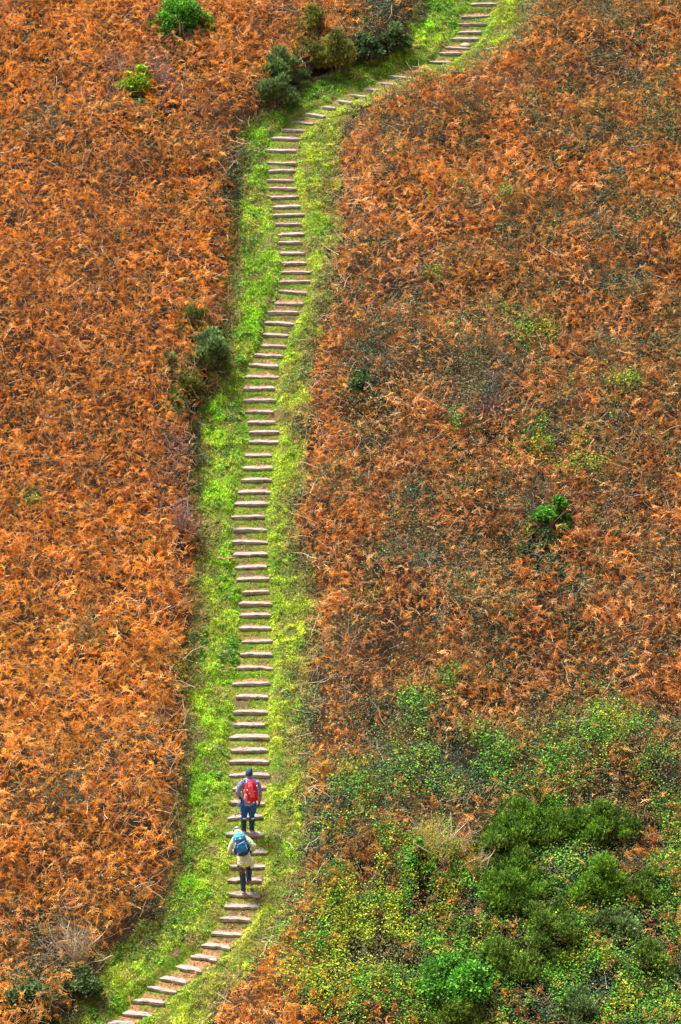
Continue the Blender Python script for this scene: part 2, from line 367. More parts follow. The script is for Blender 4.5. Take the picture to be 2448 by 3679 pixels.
# ------------------------------------------------------------------ plant prototypes
def frond(seed, npair=9):
    r = random.Random(seed); V = []; T = []; Q = []; cm = []
    droop = r.uniform(.3, .9); side = r.uniform(-.18, .18); W = r.uniform(.28, .44)
    def P(t): return Vector((side*t*t, t, .34*t-droop*t*t))
    m = 3; w0 = .016
    for k in range(m+1):
        p = P(k/m); ww = w0*(1-.75*k/m)
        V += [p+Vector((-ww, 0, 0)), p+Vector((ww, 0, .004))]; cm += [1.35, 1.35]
        if k: a = 2*k-2; Q.append((a, a+1, a+3, a+2))
    for k in range(npair):
        t = .16+.82*(k+.5)/npair
        l = W*(1-(t-.16)/.84)**.8*(.75+.25*min(1, (t-.16)/.08))
        for sgn in (-1, 1):
            ll = l*r.uniform(.75, 1.15); b = P(t+r.uniform(-.01, .01))
            an = R(r.uniform(52, 78)); d = Vector((sgn*math.sin(an), math.cos(an), r.uniform(-.35, .35))).normalized()
            curl = r.uniform(-1.3, .7); fw = r.uniform(-.9, .9)
            mid = b+d*ll*.5+Vector((0, 0, curl*ll*.10)); tip = b+d*ll*.92+Vector((0, fw*ll*.3, curl*ll*.45))
            wd = ll*r.uniform(.03, .06)+.0075; ax = Vector((0, 1, r.uniform(-.7, .7))).normalized()*wd
            i0 = len(V); V += [b-ax*.6, b+ax*.6, mid-ax*.85, mid+ax*.85, tip]
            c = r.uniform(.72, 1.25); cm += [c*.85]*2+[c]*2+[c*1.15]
            Q.append((i0, i0+1, i0+3, i0+2)); T.append((i0+2, i0+3, i0+4))
    return np.array([tuple(v) for v in V]), np.array(T), np.array(Q), np.array(cm)
def leaf(seed, wid=.42):
    r = random.Random(seed); f = r.uniform(.05, .2)
    V = [(0, 0, 0), (-wid, .38, f), (-wid*.6, .78, f*.7), (0, 1, -.1), (wid*.6, .78, f*.7), (wid, .38, f), (0, .45, -.02)]
    T = [(0, 6, 1), (1, 6, 2), (2, 6, 3), (3, 6, 4), (4, 6, 5), (5, 6, 0)]
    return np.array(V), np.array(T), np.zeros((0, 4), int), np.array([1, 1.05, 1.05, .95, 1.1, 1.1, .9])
def leaf_small(seed, wid=.45):
    r = random.Random(seed); f = r.uniform(.05, .25)
    V = [(0, 0, 0), (-wid, .5, f), (0, 1, 0), (wid, .5, f)]
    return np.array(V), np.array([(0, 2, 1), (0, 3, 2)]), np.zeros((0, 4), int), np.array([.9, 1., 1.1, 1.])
def shoot(seed, nn=10):
    r = random.Random(seed); V = []; T = []; cm = []
    for k in range(nn):
        t = k/nn; a = k*2.4+r.uniform(-.4, .4); el = r.uniform(.5, 1.1)
        b = Vector((0, t*.8, 0)); d = Vector((math.cos(a)*math.cos(el), math.sin(el), math.sin(a)*math.cos(el)))
        l = .42*(1-.45*t)*r.uniform(.8, 1.2); s = d.cross(Vector((r.uniform(-1, 1), r.uniform(-1, 1), r.uniform(-1, 1)))).normalized()*.05
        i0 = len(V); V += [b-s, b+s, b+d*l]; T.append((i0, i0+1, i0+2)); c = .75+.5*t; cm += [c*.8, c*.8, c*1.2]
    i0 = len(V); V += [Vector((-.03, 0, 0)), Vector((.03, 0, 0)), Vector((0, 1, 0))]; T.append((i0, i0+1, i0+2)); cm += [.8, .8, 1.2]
    return np.array([tuple(v) for v in V]), np.array(T), np.zeros((0, 4), int), np.array(cm)
def blade(seed):
    r = random.Random(seed); b = r.uniform(-.3, .3)
    V = [(-.07, 0, 0), (.07, 0, 0), (.05+b*.3, .6, .06), (-.04+b*.3, .6, .06), (b, 1, -.12)]
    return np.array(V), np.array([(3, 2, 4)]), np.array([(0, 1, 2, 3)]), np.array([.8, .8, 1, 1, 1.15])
def stemproto(seed, n=5):
    r = random.Random(seed); V = []; Q = []; p = Vector((0, 0, 0)); d = Vector((0, 1, 0))
    for k in range(n+1):
        ww = .009*(1-.6*k/n)
        V += [p+Vector((-ww, 0, -ww)), p+Vector((ww, 0, -ww)), p+Vector((0, 0, ww))]
        d = (d+Vector((r.uniform(-.35, .35), 0, r.uniform(-.35, .25)))).normalized(); p = p+d/n
    for k in range(n):
        for j in range(3):
            a = k*3+j; b = k*3+(j+1) % 3; Q.append((a, b, b+3, a+3))
    return np.array([tuple(v) for v in V]), np.zeros((0, 3), int), np.array(Q), np.ones(len(V))
FROND = [frond(i) for i in range(14)]; LEAF = [leaf(i) for i in range(4)]; LEAFS = [leaf_small(i) for i in range(6)]
SHOOT = [shoot(i) for i in range(8)]; BLADE = [blade(i) for i in range(8)]; STEMP = [stemproto(i) for i in range(10)]
def multi(soup, protos, M, loc, C):
    k = rng.integers(0, len(protos), len(loc))
    for j, p in enumerate(protos):
        m = k == j; soup.scatter(p, M[m], loc[m], C[m])
def pts(density, x0=-13.5, x1=13.5, y0=65.0, y1=106.5, wide=False):
    if wide: x0, x1, y0, y1 = -18.5, 18.5, 64, 108.5
    n = int(density*(x1-x0)*(y1-y0)); x = rng.uniform(x0, x1, n); y = rng.uniform(y0, y1, n)
    z = smooth_ground(x, y); px, py = project(x, y, z)
    m = (px > -330) & (px < 2780) & (py > -260) & (py < 4000)
    if wide: m |= (px > -850) & (px < 3300) & (py > -420) & (py < 4200) & (rng.uniform(0, 1, n) < .42)
    return x[m], y[m]
def pal(cols, wts, n):
    cols = np.array(cols); k = rng.choice(len(cols), n, p=np.array(wts)/sum(wts))
    return cols[k]*rng.uniform(.8, 1.2, (n, 1))

# mound height of the vegetation
def mound(x, y): return .52*fbm(x, y, 1.15, 41, 3)+.38*sstep(.45, .8, fbm(x, y, 4.5, 45, 2))

# ------------------------------------------------------------------ list of bushes (they push the bracken aside)
BUSHES = []; BF = []
def B_(*a, **k): BUSHES.append((a, k)); BF.append(foot(*a[3:7]))
def foot(cx, cy, rx, ry):
    cx, cy, rx, ry = [v*K for v in (cx, cy, rx, ry)]
    base = hit(cx, cy+ry*.8, .45); base[2] -= .45; dep = base[1]*CP-(base[2]-CAMZ)*SP; pm = FPX/dep
    rw = rx/pm; h = 2*ry/pm*.92+.42; rd = min(rw, h)*.75
    return base, rw, rd, h
GG = 'gorse bushes in the green thicket at lower right'
B_('gorse_bush', 'round grey-green gorse bush growing against the left edge of the path', 'gorse bush', 487, 786, 42, 46, 'gorse', 'gorse_grey', dens=1.2)
B_('gorse_bush', 'small olive gorse just above the round grey-green one left of the path', 'gorse bush', 446, 722, 34, 26, 'gorse', 'gorse')
B_('gorse_bush', 'small grey-green gorse sprig left and below the round path-side gorse', 'gorse bush', 397, 815, 22, 28, 'gorse', 'gorse_grey', dens=.7)
B_('gorse_bush', 'yellow-olive gorse clump below the round path-side gorse', 'gorse bush', 432, 868, 30, 24, 'gorse', 'gorse_olive')
B_('gorse_bush', 'low dark gorse at the foot of the small group left of the path', 'gorse bush', 403, 915, 26, 20, 'gorse', 'gorse', dens=.8)
B_('leafy_shrub', 'tall bright green ivy-leaved shrub among the bracken at the top left edge', 'shrub', 414, 42, 60, 66, 'leafy', 'leaf_green')
B_('leafy_shrub', 'small lime green leafy shrub below the tall green shrub at top left', 'shrub', 312, 188, 42, 44, 'leafy', 'leaf_lime')
B_('leafy_shrub', 'dark trailing foliage under the small lime green shrub', 'shrub', 322, 240, 28, 26, 'leafy', 'leaf_teal', dens=.5)
B_('twiggy_shrub', 'bare purple-brown twiggy shrub right of the small lime green shrub', 'shrub', 378, 185, 46, 42, 'twiggy', 'twig_purple')
B_('twiggy_shrub', 'bare purple-brown twiggy shrub left of the small lime green shrub', 'shrub', 262, 205, 36, 38, 'twiggy', 'twig_purple')
B_('twiggy_shrub', 'grey bare twiggy shrub at the top edge beside the tall green shrub', 'shrub', 352, 22, 26, 30, 'twiggy', 'twig_purple')
B_('gorse_bush', 'dark grey-green gorse above the upper bend of the path', 'gorse bush', 648, 138, 42, 38, 'gorse', 'gorse_grey')
B_('gorse_bush', 'low dark gorse just under the grey-green gorse by the upper bend', 'gorse bush', 632, 195, 38, 26, 'gorse', 'gorse_grey', dens=.8)
B_('gorse_bush', 'olive gorse with yellow flowers near the top left of the path', 'gorse bush', 724, 45, 32, 46, 'gorse', 'gorse_olive')
B_('gorse_bush', 'thin olive gorse right of the grey-green gorse by the upper bend', 'gorse bush', 712, 108, 34, 26, 'gorse', 'gorse_olive', dens=.7)
B_('gorse_bush', 'broad olive gorse between the yellow-flowered gorse and the path', 'gorse bush', 776, 108, 40, 34, 'gorse', 'gorse_olive', dens=.8)
B_('ivy_shrub', 'dark ivy mass left of the top flight of steps', 'shrub', 905, 72, 36, 28, 'leafy', 'leaf_teal', dens=.7)
B_('ivy_shrub', 'dark trailing ivy by the path edge under the top flight', 'shrub', 845, 92, 34, 24, 'leafy', 'leaf_teal', dens=.7)
B_('ivy_shrub', 'tall dark green ivy clump standing alone in the bracken at mid right', 'shrub', 1262, 1172, 42, 60, 'leafy', 'leaf_green', dens=.9)
B_('ivy_shrub', 'teal ivy patch at the foot of the tall ivy clump at mid right', 'shrub', 1240, 1252, 48, 34, 'leafy', 'leaf_teal', dens=.8)
B_('ivy_shrub', 'grey-green bramble mound in the bracken just right of the mid path', 'shrub', 828, 868, 46, 26, 'leafy', 'leaf_teal', dens=.35)
B_('leafy_shrub', 'tiny dark green leafy tuft in the bracken right of the upper path', 'shrub', 993, 597, 11, 17, 'leafy', 'leaf_green')
B_('gorse_bush', 'vivid green gorse mound, top left of the thicket at lower right', 'gorse bush', 1195, 1885, 80, 46, 'gorse', 'gorse_vivid', GG)
B_('gorse_bush', 'vivid green gorse mound, top middle of the thicket at lower right', 'gorse bush', 1292, 1870, 78, 42, 'gorse', 'gorse_vivid', GG)
B_('gorse_bush', 'vivid green gorse mound, top right of the thicket under orange bracken', 'gorse bush', 1388, 1882, 70, 42, 'gorse', 'gorse_vivid', GG)
B_('gorse_bush', 'darker gorse hanging below the top left mound of the thicket', 'gorse bush', 1162, 1938, 64, 40, 'gorse', 'gorse', GG)
B_('gorse_bush', 'flat-topped green gorse mound near the right edge of the photo', 'gorse bush', 1388, 2014, 84, 38, 'gorse', 'gorse_vivid', GG)
B_('gorse_bush', 'olive gorse joining the flat-topped mound on its right', 'gorse bush', 1478, 2034, 60, 36, 'gorse', 'gorse', GG)
B_('gorse_bush', 'deep green gorse in the middle of the lower right thicket', 'gorse bush', 1192, 2030, 80, 48, 'gorse', 'gorse_vivid', GG)
B_('gorse_bush', 'round olive gorse below the middle of the lower right thicket', 'gorse bush', 1275, 2108, 92, 44, 'gorse', 'gorse', GG)
B_('gorse_bush', 'grey-teal upright gorse right of the round olive one', 'gorse bush', 1420, 2122, 50, 42, 'gorse', 'gorse_grey', GG)
B_('gorse_bush', 'broad dark gorse in the lowest row of the thicket', 'gorse bush', 1198, 2180, 100, 44, 'gorse', 'gorse', GG)
B_('gorse_bush', 'small olive gorse at the left end of the lowest gorse row', 'gorse bush', 1096, 2146, 46, 26, 'gorse', 'gorse_olive', GG, .7)
B_('gorse_bush', 'dark gorse touching the right edge of the photo near the bottom', 'gorse bush', 1500, 2200, 60, 38, 'gorse', 'gorse', GG)
B_('gorse_bush', 'dark gorse cut by the bottom edge under the big leafy shrub', 'gorse bush', 1045, 2325, 70, 34, 'gorse', 'gorse', GG)
B_('gorse_bush', 'olive-grey gorse cut by the bottom edge toward the right', 'gorse bush', 1325, 2318, 60, 34, 'gorse', 'gorse_grey', GG)
B_('leafy_shrub', 'big bright green leafy shrub near the bottom centre right', 'shrub', 1056, 2252, 92, 56, 'leafy', 'leaf_green', dens=.75)
B_('ivy_shrub', 'bright green ivy-clad stump inside the yellowing scrub', 'shrub', 972, 1972, 38, 56, 'leafy', 'leaf_green', dens=.8)
B_('twiggy_shrub', 'yellowing scrub bush with pale bare branches left of the gorse thicket', 'shrub', 1015, 1935, 84, 62, 'twiggy', 'twig_pale')
B_('twiggy_shrub', 'bare pale twigs arching beside the yellowing scrub bush', 'shrub', 1090, 1985, 50, 44, 'twiggy', 'twig_pale')
B_('twiggy_shrub', 'tangle of pale dead twigs beside the bottom left bend of the path', 'shrub', 178, 2155, 52, 42, 'twiggy', 'twig_pale', dens=.3)
B_('ivy_shrub', 'dark ivy mass filling the bottom left corner', 'shrub', 60, 2285, 62, 36, 'leafy', 'leaf_teal', dens=.4)
B_('ivy_shrub', 'dark leafy clump between the dead twigs and the lowest path bend', 'shrub', 190, 2235, 40, 24, 'leafy', 'leaf_teal', dens=.3)
B_('twiggy_shrub', 'dark arching bramble canes in the bracken at mid right', 'shrub', 1112, 925, 58, 34, 'twiggy', 'twig_purple')
B_('twiggy_shrub', 'purple-brown bramble canes by the left path edge at mid height', 'shrub', 418, 1185, 42, 38, 'twiggy', 'twig_purple')


def clear(x, y, soft=.75):
    """False where a bush stands or just in front of it"""
    ok = np.ones(len(x), bool)
    for (b_, rw, rd, h), (a_, k_) in zip(BF, BUSHES):
        tw = a_[7] == 'twiggy'
        f = soft*(.45 if tw else 1.0)
        q = ((x-b_[0])/(rw*f))**2+((y-b_[1]+.30*h)/((rd+.35*h)*f))**2
        ok &= ~(q < 1)
    return ok
# ---- bracken
def outside(x, y, h, margin=0.):
    z = smooth_ground(x, y); a = path_d(*project(x, y, z)); b = path_d(*project(x, y, z+h))
    return np.maximum(a, b) < -margin+rng.normal(-4, 17, np.shape(x))*(1-.5*(margin < 0))
def px_of(x, y, up=.4): return project(x, y, smooth_ground(x, y)+up)
bs = Soup()
x, y = pts(200, wide=True)
px, py = px_of(x, y)
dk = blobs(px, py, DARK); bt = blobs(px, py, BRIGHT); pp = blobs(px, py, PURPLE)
nz = fbm(x, y, 1.1, 51, 3); nf = fbm(x, y, .45, 52, 2)
right = sstep(1050, 1350, px)
low = right*sstep(2550, 2900, py)
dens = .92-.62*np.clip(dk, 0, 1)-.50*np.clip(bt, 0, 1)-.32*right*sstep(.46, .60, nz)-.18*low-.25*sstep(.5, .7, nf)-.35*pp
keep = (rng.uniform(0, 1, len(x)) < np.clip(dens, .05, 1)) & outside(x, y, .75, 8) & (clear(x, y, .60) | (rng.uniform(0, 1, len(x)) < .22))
x, y, px, py, nz, nf, right, low, pp = [a[keep] for a in (x, y, px, py, nz, nf, right, low, pp)]
n = len(x)
edge = np.maximum(-path_d(px, py), 0)
hh = (mound(x, y)+.12+rng.beta(1.7, 1.5, n)*.60)*(.35+.65*sstep(10, 110, edge))
z = smooth_ground(x, y)+hh
big = fbm(x, y, 3.0, 61, 3)
A = pal([(.80,.31,.035),(.55,.185,.022),(.95,.50,.13),(.13,.045,.012),(.88,.37,.035),(.045,.020,.010)], [3.4,2.8,3.0,1.7,2.2,1.9], n)     # orange
B = pal([(.74,.285,.05),(.46,.165,.035),(.88,.50,.18),(.13,.052,.02),(.48,.31,.12),(.045,.026,.012)], [3,2.6,2.6,1.8,1.6,1.9], n)        # duller, browner
Gd = pal([(.88,.40,.035),(.62,.23,.022),(.98,.60,.17)], [3,2,1.5], n)                                               # golden
gold = (1-right)*sstep(1900, 2400, py)*.55
mixB = np.clip(right*(.30+.55*sstep(700, 1500, py))+.5*(big-.5)+.9*pp, 0, 1)
u = rng.uniform(0, 1, n)
C = np.where((u < mixB)[:, None], B, A); u = rng.uniform(0, 1, n); C = np.where((u < gold)[:, None], Gd, C)
C *= (.40+1.1*nf)[:, None]*np.array([1., .95, 1.])
pitch = rng.normal(.2, .65, n); az = rng.uniform(0, 2*math.pi, n); roll = rng.normal(0, 1.0, n)
sc = (.17+.34*rng.beta(1.3, 2.2, n))*(.85+.5*(big-.3))*(.55+.45*sstep(0, 60, edge))
M = rotmats(az, pitch, roll, sc)
loc = np.stack([x, y, z], -1)-np.einsum('nij,j->ni', M, np.array([0, .45, 0]))
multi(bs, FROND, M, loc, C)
tag(bs.build('bracken', M_BRACK), 'tangled rust orange dead bracken covering the hillside on both sides of the path', 'bracken', kind='stuff')

# ---- scattered brown fronds in the grass margins
# ---- brambles and ivy: dark leaves
ls = Soup()
x, y = pts(1500)
px, py = px_of(x, y, .35)
dk = blobs(px, py, DARK); bt = blobs(px, py, BRIGHT)
nz = fbm(x, y, 1.1, 51, 3); n2 = fbm(x, y, .8, 71, 3); right = sstep(1050, 1350, px)
edge = -path_d(px, py)
low = right*sstep(2550, 2900, py)
dens = .06+.22*sstep(.60, .72, nz)*(1-right)+.85*dk*sstep(.3, .55, n2)+.34*right*sstep(.46, .60, nz)+.30*low+.30*bt+.45*sstep(.62, .72, n2)*(.45+.55*right)
dens += .34*right*sstep(.54, .66, fbm(x, y, 2.2, 73, 3))
dens += .5*np.exp(-((edge-10)/35)**2)*sstep(.42, .6, n2)
keep = (rng.uniform(0, 1, len(x)) < dens) & (edge > -25) & outside(x, y, .1, -25) & (clear(x, y, .5) | (rng.uniform(0, 1, len(x)) < .15))
x, y, px, py, edge, dk, low, right = [a[keep] for a in (x, y, px, py, edge, dk, low, right)]
n = len(x)
z = smooth_ground(x, y)+(mound(x, y)+.1+rng.beta(2.6, 1.3, n)*.56)*(.15+.85*sstep(-10, 110, edge))
teal = vnoise(x, y, 1.3, 77)
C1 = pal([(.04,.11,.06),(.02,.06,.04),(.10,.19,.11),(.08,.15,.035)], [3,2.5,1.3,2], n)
C2 = pal([(.10,.14,.035),(.19,.22,.08),(.05,.07,.02),(.34,.34,.18)], [3,2,2,.6], n)
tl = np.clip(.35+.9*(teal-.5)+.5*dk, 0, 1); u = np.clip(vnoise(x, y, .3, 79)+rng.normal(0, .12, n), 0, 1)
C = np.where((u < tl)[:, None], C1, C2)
M = rotmats(rng.uniform(0, 2*math.pi, n), rng.normal(-.1, .5, n), rng.normal(0, .6, n), rng.uniform(.028, .055, n))
multi(ls, LEAFS, M, np.stack([x, y, z], -1), C)
tag(ls.build('brambles', M_LEAF), 'dark grey-green bramble and ivy leaves threaded through the bracken', 'brambles', kind='stuff')

# ---- bright green leaf carpet
gs = Soup()
x, y = pts(2600)
px, py = px_of(x, y, .35)
bt = blobs(px, py, BRIGHT); yl = blobs(px, py, YEL); n2 = fbm(x, y, .7, 81, 3)
edge = -path_d(px, py); right = sstep(1050, 1350, px); low = right*sstep(2700, 3100, py)
dens = bt*sstep(.32, .48, n2)*1.1*(.5+.5*sstep(.35, .6, fbm(x, y, .25, 83, 2)))+low*.50*sstep(.42, .56, n2)+.05*sstep(.66, .74, n2)*right
keep = (rng.uniform(0, 1, len(x)) < dens) & outside(x, y, .3, 5) & (clear(x, y, .5) | (rng.uniform(0, 1, len(x)) < .15))
x, y, px, py, edge, yl = [a[keep] for a in (x, y, px, py, edge, yl)]
n = len(x)
z = smooth_ground(x, y)+(mound(x, y)+.14+rng.beta(3, 1.3, n)*.58)*(.35+.65*sstep(0, 90, edge))
C1 = pal([(.14,.38,.02),(.07,.23,.02),(.26,.54,.03),(.04,.13,.02)], [3,2.5,1.6,1.8], n)
C2 = pal([(.38,.48,.02),(.20,.32,.02),(.56,.60,.03),(.07,.12,.015)], [3,2.5,1.8,1.6], n)
gp = fbm(x, y, .34, 87, 2); C = np.where((gp+rng.normal(0, .05, n) < np.clip(.30+yl*.42, 0, 1))[:, None], C2, C1)*(.55+.9*fbm(x, y, .28, 89, 2))[:, None]
M = rotmats(rng.uniform(0, 2*math.pi, n), rng.normal(-.15, .45, n), rng.normal(0, .5, n), rng.uniform(.032, .062, n))
multi(gs, LEAFS, M, np.stack([x, y, z], -1), C)
tag(gs.build('ivy_ground_cover', M_GREEN), 'patches of bright yellow-green leaves creeping over the bracken', 'ground cover', kind='stuff')

# ---- dry stems poking through
ss = Soup()
x, y = pts(22)
keep = outside(x, y, .4, 5); x, y = x[keep], y[keep]; px, py = px_of(x, y); pp = blobs(px, py, PURPLE)
n = len(x); z = smooth_ground(x, y)+mound(x, y)+rng.uniform(.15, .5, n)
C = pal([(.62,.46,.30),(.45,.27,.13),(.30,.17,.10),(.70,.58,.44)], [3,3,2,1.2], n)
C = np.where((rng.uniform(0, 1, n) < pp)[:, None], pal([(.22,.13,.12),(.34,.24,.22)], [1, 1], n), C)
M = rotmats(rng.uniform(0, 2*math.pi, n), rng.normal(.25, .45, n), rng.uniform(0, 6.28, n), rng.uniform(.3, .85, n)); M *= 1
multi(ss, STEMP, M, np.stack([x, y, z], -1)-np.einsum('nij,j->ni', M, np.array([0, .4, 0])), C)
# purple-brown bramble canes: dense arching twigs in patches
x, y = pts(120); px, py = px_of(x, y); pp = (blobs(px, py, PURPLE)+.16*sstep(.5, .7, fbm(x, y, 2.0, 97, 2)))*sstep(.35, .6, fbm(x, y, 1.0, 95, 2))
keep = (rng.uniform(0, 1, len(x)) < pp*.9) & outside(x, y, .4, 8); x, y = x[keep], y[keep]; n = len(x)
z = smooth_ground(x, y)+mound(x, y)+rng.uniform(.3, .72, n)
C = pal([(.27,.18,.15),(.40,.29,.24),(.14,.07,.06),(.40,.28,.24)], [3,2,2,1], n)
M = rotmats(rng.uniform(0, 2*math.pi, n), rng.normal(.1, .5, n), rng.uniform(0, 6.28, n), rng.uniform(.25, .6, n))
multi(ss, STEMP, M, np.stack([x, y, z], -1)-np.einsum('nij,j->ni', M, np.array([0, .5, 0])), C)
tag(ss.build('dead_stems', M_STEM), 'pale dry stalks and purple-brown canes poking out of the bracken', 'stems', kind='stuff')

# ---- grass on the path
def pathpts(density):
    n = int(density*14*41); x = rng.uniform(-7.2, 7.5, n); y = rng.uniform(65, 105.5, n)
    xc = np.interp(y, SY, SX); m = np.abs(x-xc) < 4.0; x, y = x[m], y[m]
    px, py = project(x, y, smooth_ground(x, y)); d = path_d(px, py); m = d > -28; return x[m], y[m], px[m], py[m], d[m]
gr = Soup()
x, y, px, py, d = pathpts(7500)
lat, hw, s_, dy_, _, _, ins = stair(x, y)
on_board = ins & (np.abs(lat) < hw-.09*rng.uniform(0, 1, len(x))) & ((np.abs(s_-0) < .085) | (np.abs(s_-dy_) < .085))
soil = ins & (np.abs(lat) < hw-.05-.1*(fbm(x, y, .2, 7, 2)-.5)) & (s_ > 0) & (s_ < .08+.22*fbm(x, y, .25, 5, 2))
tuft = fbm(x, y, .30, 101, 3); big = fbm(x, y, 1.2, 102, 3)
dens = .30+.95*sstep(.38, .56, tuft)
dens = np.where(soil, .10, dens); dens = np.where(on_board, 0, dens)
ov = ins & (np.abs(lat) < hw+.02) & (s_ > dy_-.16); dens = np.where(ov, dens*.8, dens)
keep = rng.uniform(0, 1, len(x)) < dens
x, y, px, py, d, tuft, big, lat, hw, s_, dy_ = [a[keep] for a in (x, y, px, py, d, tuft, big, lat, hw, s_, dy_)]
n = len(x); z = ground(x, y)-.005+.05*sstep(.45, .7, tuft)*(np.abs(lat) > hw)
G1 = pal([(.14,.34,.012),(.26,.48,.02),(.07,.20,.01),(.38,.56,.03)], [3,3,2,1.2], n)             # bright green
G2 = pal([(.38,.44,.03),(.50,.54,.05),(.20,.26,.02),(.54,.52,.12)], [3,2.4,2,1.], n)            # yellow green
G3 = pal([(.34,.26,.11),(.22,.16,.06),(.46,.38,.20),(.17,.17,.05)], [3,2,1.5,2], n)              # straw
rt = sstep(-.5, .9, lat)
u = rng.uniform(0, 1, n); cl = fbm(x, y, .5, 105, 2)
yel = np.clip(.28+.42*rt+1.3*(big-.5), 0, 1); str_ = np.clip(.02+1.7*(cl-.5)+.65*np.exp(-(np.maximum(d, 0)/26.)**2)+.06*(np.abs(lat) > hw+.4), 0, .8)
C = np.where((u < yel)[:, None], G2, G1); u = rng.uniform(0, 1, n); C = np.where((u < str_)[:, None], G3, C)
C *= (.35+1.4*tuft)[:, None]*1.4*rng.choice([.45, 1., 1.35], n)[:, None]
ln = rng.uniform(.035, .075, n)*(.8+.5*sstep(.4, 1.3, np.abs(lat)))
close = (np.abs(lat) < hw+.02)&(s_ > dy_-.17); ln = np.where(close, ln*.72, ln)
M = rotmats(rng.uniform(0, 2*math.pi, n), rng.uniform(.15, 1.25, n), rng.normal(0, .4, n), ln)
M[:, :, 0] *= 1.25
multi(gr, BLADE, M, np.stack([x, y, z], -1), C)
# longer pale grass tussocks along the right margin
x, y, px, py, d = pathpts(900)
lat, hw, s_, dy_, _, _, ins = stair(x, y); e = fbm(x, y, .6, 111, 2)
keep = (d < 110) & (np.abs(lat) > hw+.25) & (rng.uniform(0, 1, len(x)) < sstep(.42, .58, e)*(.45+.55*(lat > 0)))
x, y = x[keep], y[keep]; n = len(x); z = ground(x, y)
C = pal([(.30,.33,.10),(.20,.27,.06),(.42,.42,.20),(.14,.22,.06),(.36,.27,.12)], [3,3,1.5,2,1.5], n)
M = rotmats(rng.uniform(0, 2*math.pi, n), rng.uniform(.2, 1.0, n), rng.normal(0, .4, n), rng.uniform(.09, .19, n)); M[:, :, 0] *= .7
multi(gr, BLADE, M, np.stack([x, y, z], -1), C)
tag(gr.build('grass', M_GRASS), 'short matted yellow-green grass growing on the stepped path', 'grass', kind='stuff')

# ---- broad-leaved weeds on the path edges
ws = Soup()
x, y, px, py, d = pathpts(26)
lat, hw, s_, dy_, _, _, ins = stair(x, y); e = fbm(x, y, .9, 121, 2)
keep = (np.abs(lat) > hw+.08) & (rng.uniform(0, 1, len(x)) < (.10+.9*sstep(.45, .62, e))*np.where(lat < 0, 1, .3)*(.3+.7*(d < 130)))
x, y, lat = x[keep], y[keep], lat[keep]; n0 = len(x); q = 9
xx = np.repeat(x, q)+rng.normal(0, .045, n0*q); yy = np.repeat(y, q)+rng.normal(0, .045, n0*q)
zz = ground(xx, yy)+rng.uniform(.02, .10, n0*q)
cc = np.repeat(pal([(.09,.30,.03),(.16,.40,.03),(.05,.17,.04),(.12,.26,.10)], [3,2.5,1.5,.8], n0), q, 0)*rng.uniform(.8, 1.2, (n0*q, 1))
M = rotmats(rng.uniform(0, 2*math.pi, n0*q), rng.normal(.2, .3, n0*q), rng.normal(0, .4, n0*q), rng.uniform(.04, .085, n0*q))
multi(ws, LEAF, M, np.stack([xx, yy, zz], -1), cc)
tag(ws.build('weeds', M_GREEN), 'low rosettes of bright green weeds along the grassy path edges', 'weeds', kind='stuff')

# ---- fallen bits of bracken on the path
fs = Soup()
x, y, px, py, d = pathpts(6)
lat, hw, s_, dy_, _, _, ins = stair(x, y)
keep = (rng.uniform(0, 1, len(x)) < np.where(d < 60, .9, .22)); x, y = x[keep], y[keep]; n = len(x)
C = pal([(.60,.26,.08),(.45,.18,.05),(.70,.42,.20)], [3,2,1.5], n)
M = rotmats(rng.uniform(0, 2*math.pi, n), rng.normal(.45, .15, n), rng.normal(0, .3, n), rng.uniform(.12, .32, n))
multi(fs, FROND, M, np.stack([x, y, ground(x, y)+.03], -1), C)
x, y, px, py, d = pathpts(600)
lat, hw, s_, dy_, _, _, ins = stair(x, y)
tr = ins & (np.abs(lat) < hw-.03) & (s_ > .10) & (s_ < .19)
keep = rng.uniform(0, 1, len(x)) < np.where(tr, .75, .06+.9*np.exp(-(np.maximum(d, 0)/45.)**2)); x, y = x[keep], y[keep]; n = len(x)
C = pal([(.50,.26,.11),(.34,.17,.07),(.62,.40,.22),(.22,.12,.06)], [3,2,1.5,1], n)
M = rotmats(rng.uniform(0, 2*math.pi, n), rng.normal(0, .3, n), rng.normal(0, .4, n), rng.uniform(.02, .045, n))
multi(fs, LEAFS, M, np.stack([x, y, ground(x, y)+.012], -1), C)
tag(fs.build('leaf_litter', M_BRACK), 'brown leaf litter and fallen bracken scraps on the treads', 'leaf litter', kind='stuff')

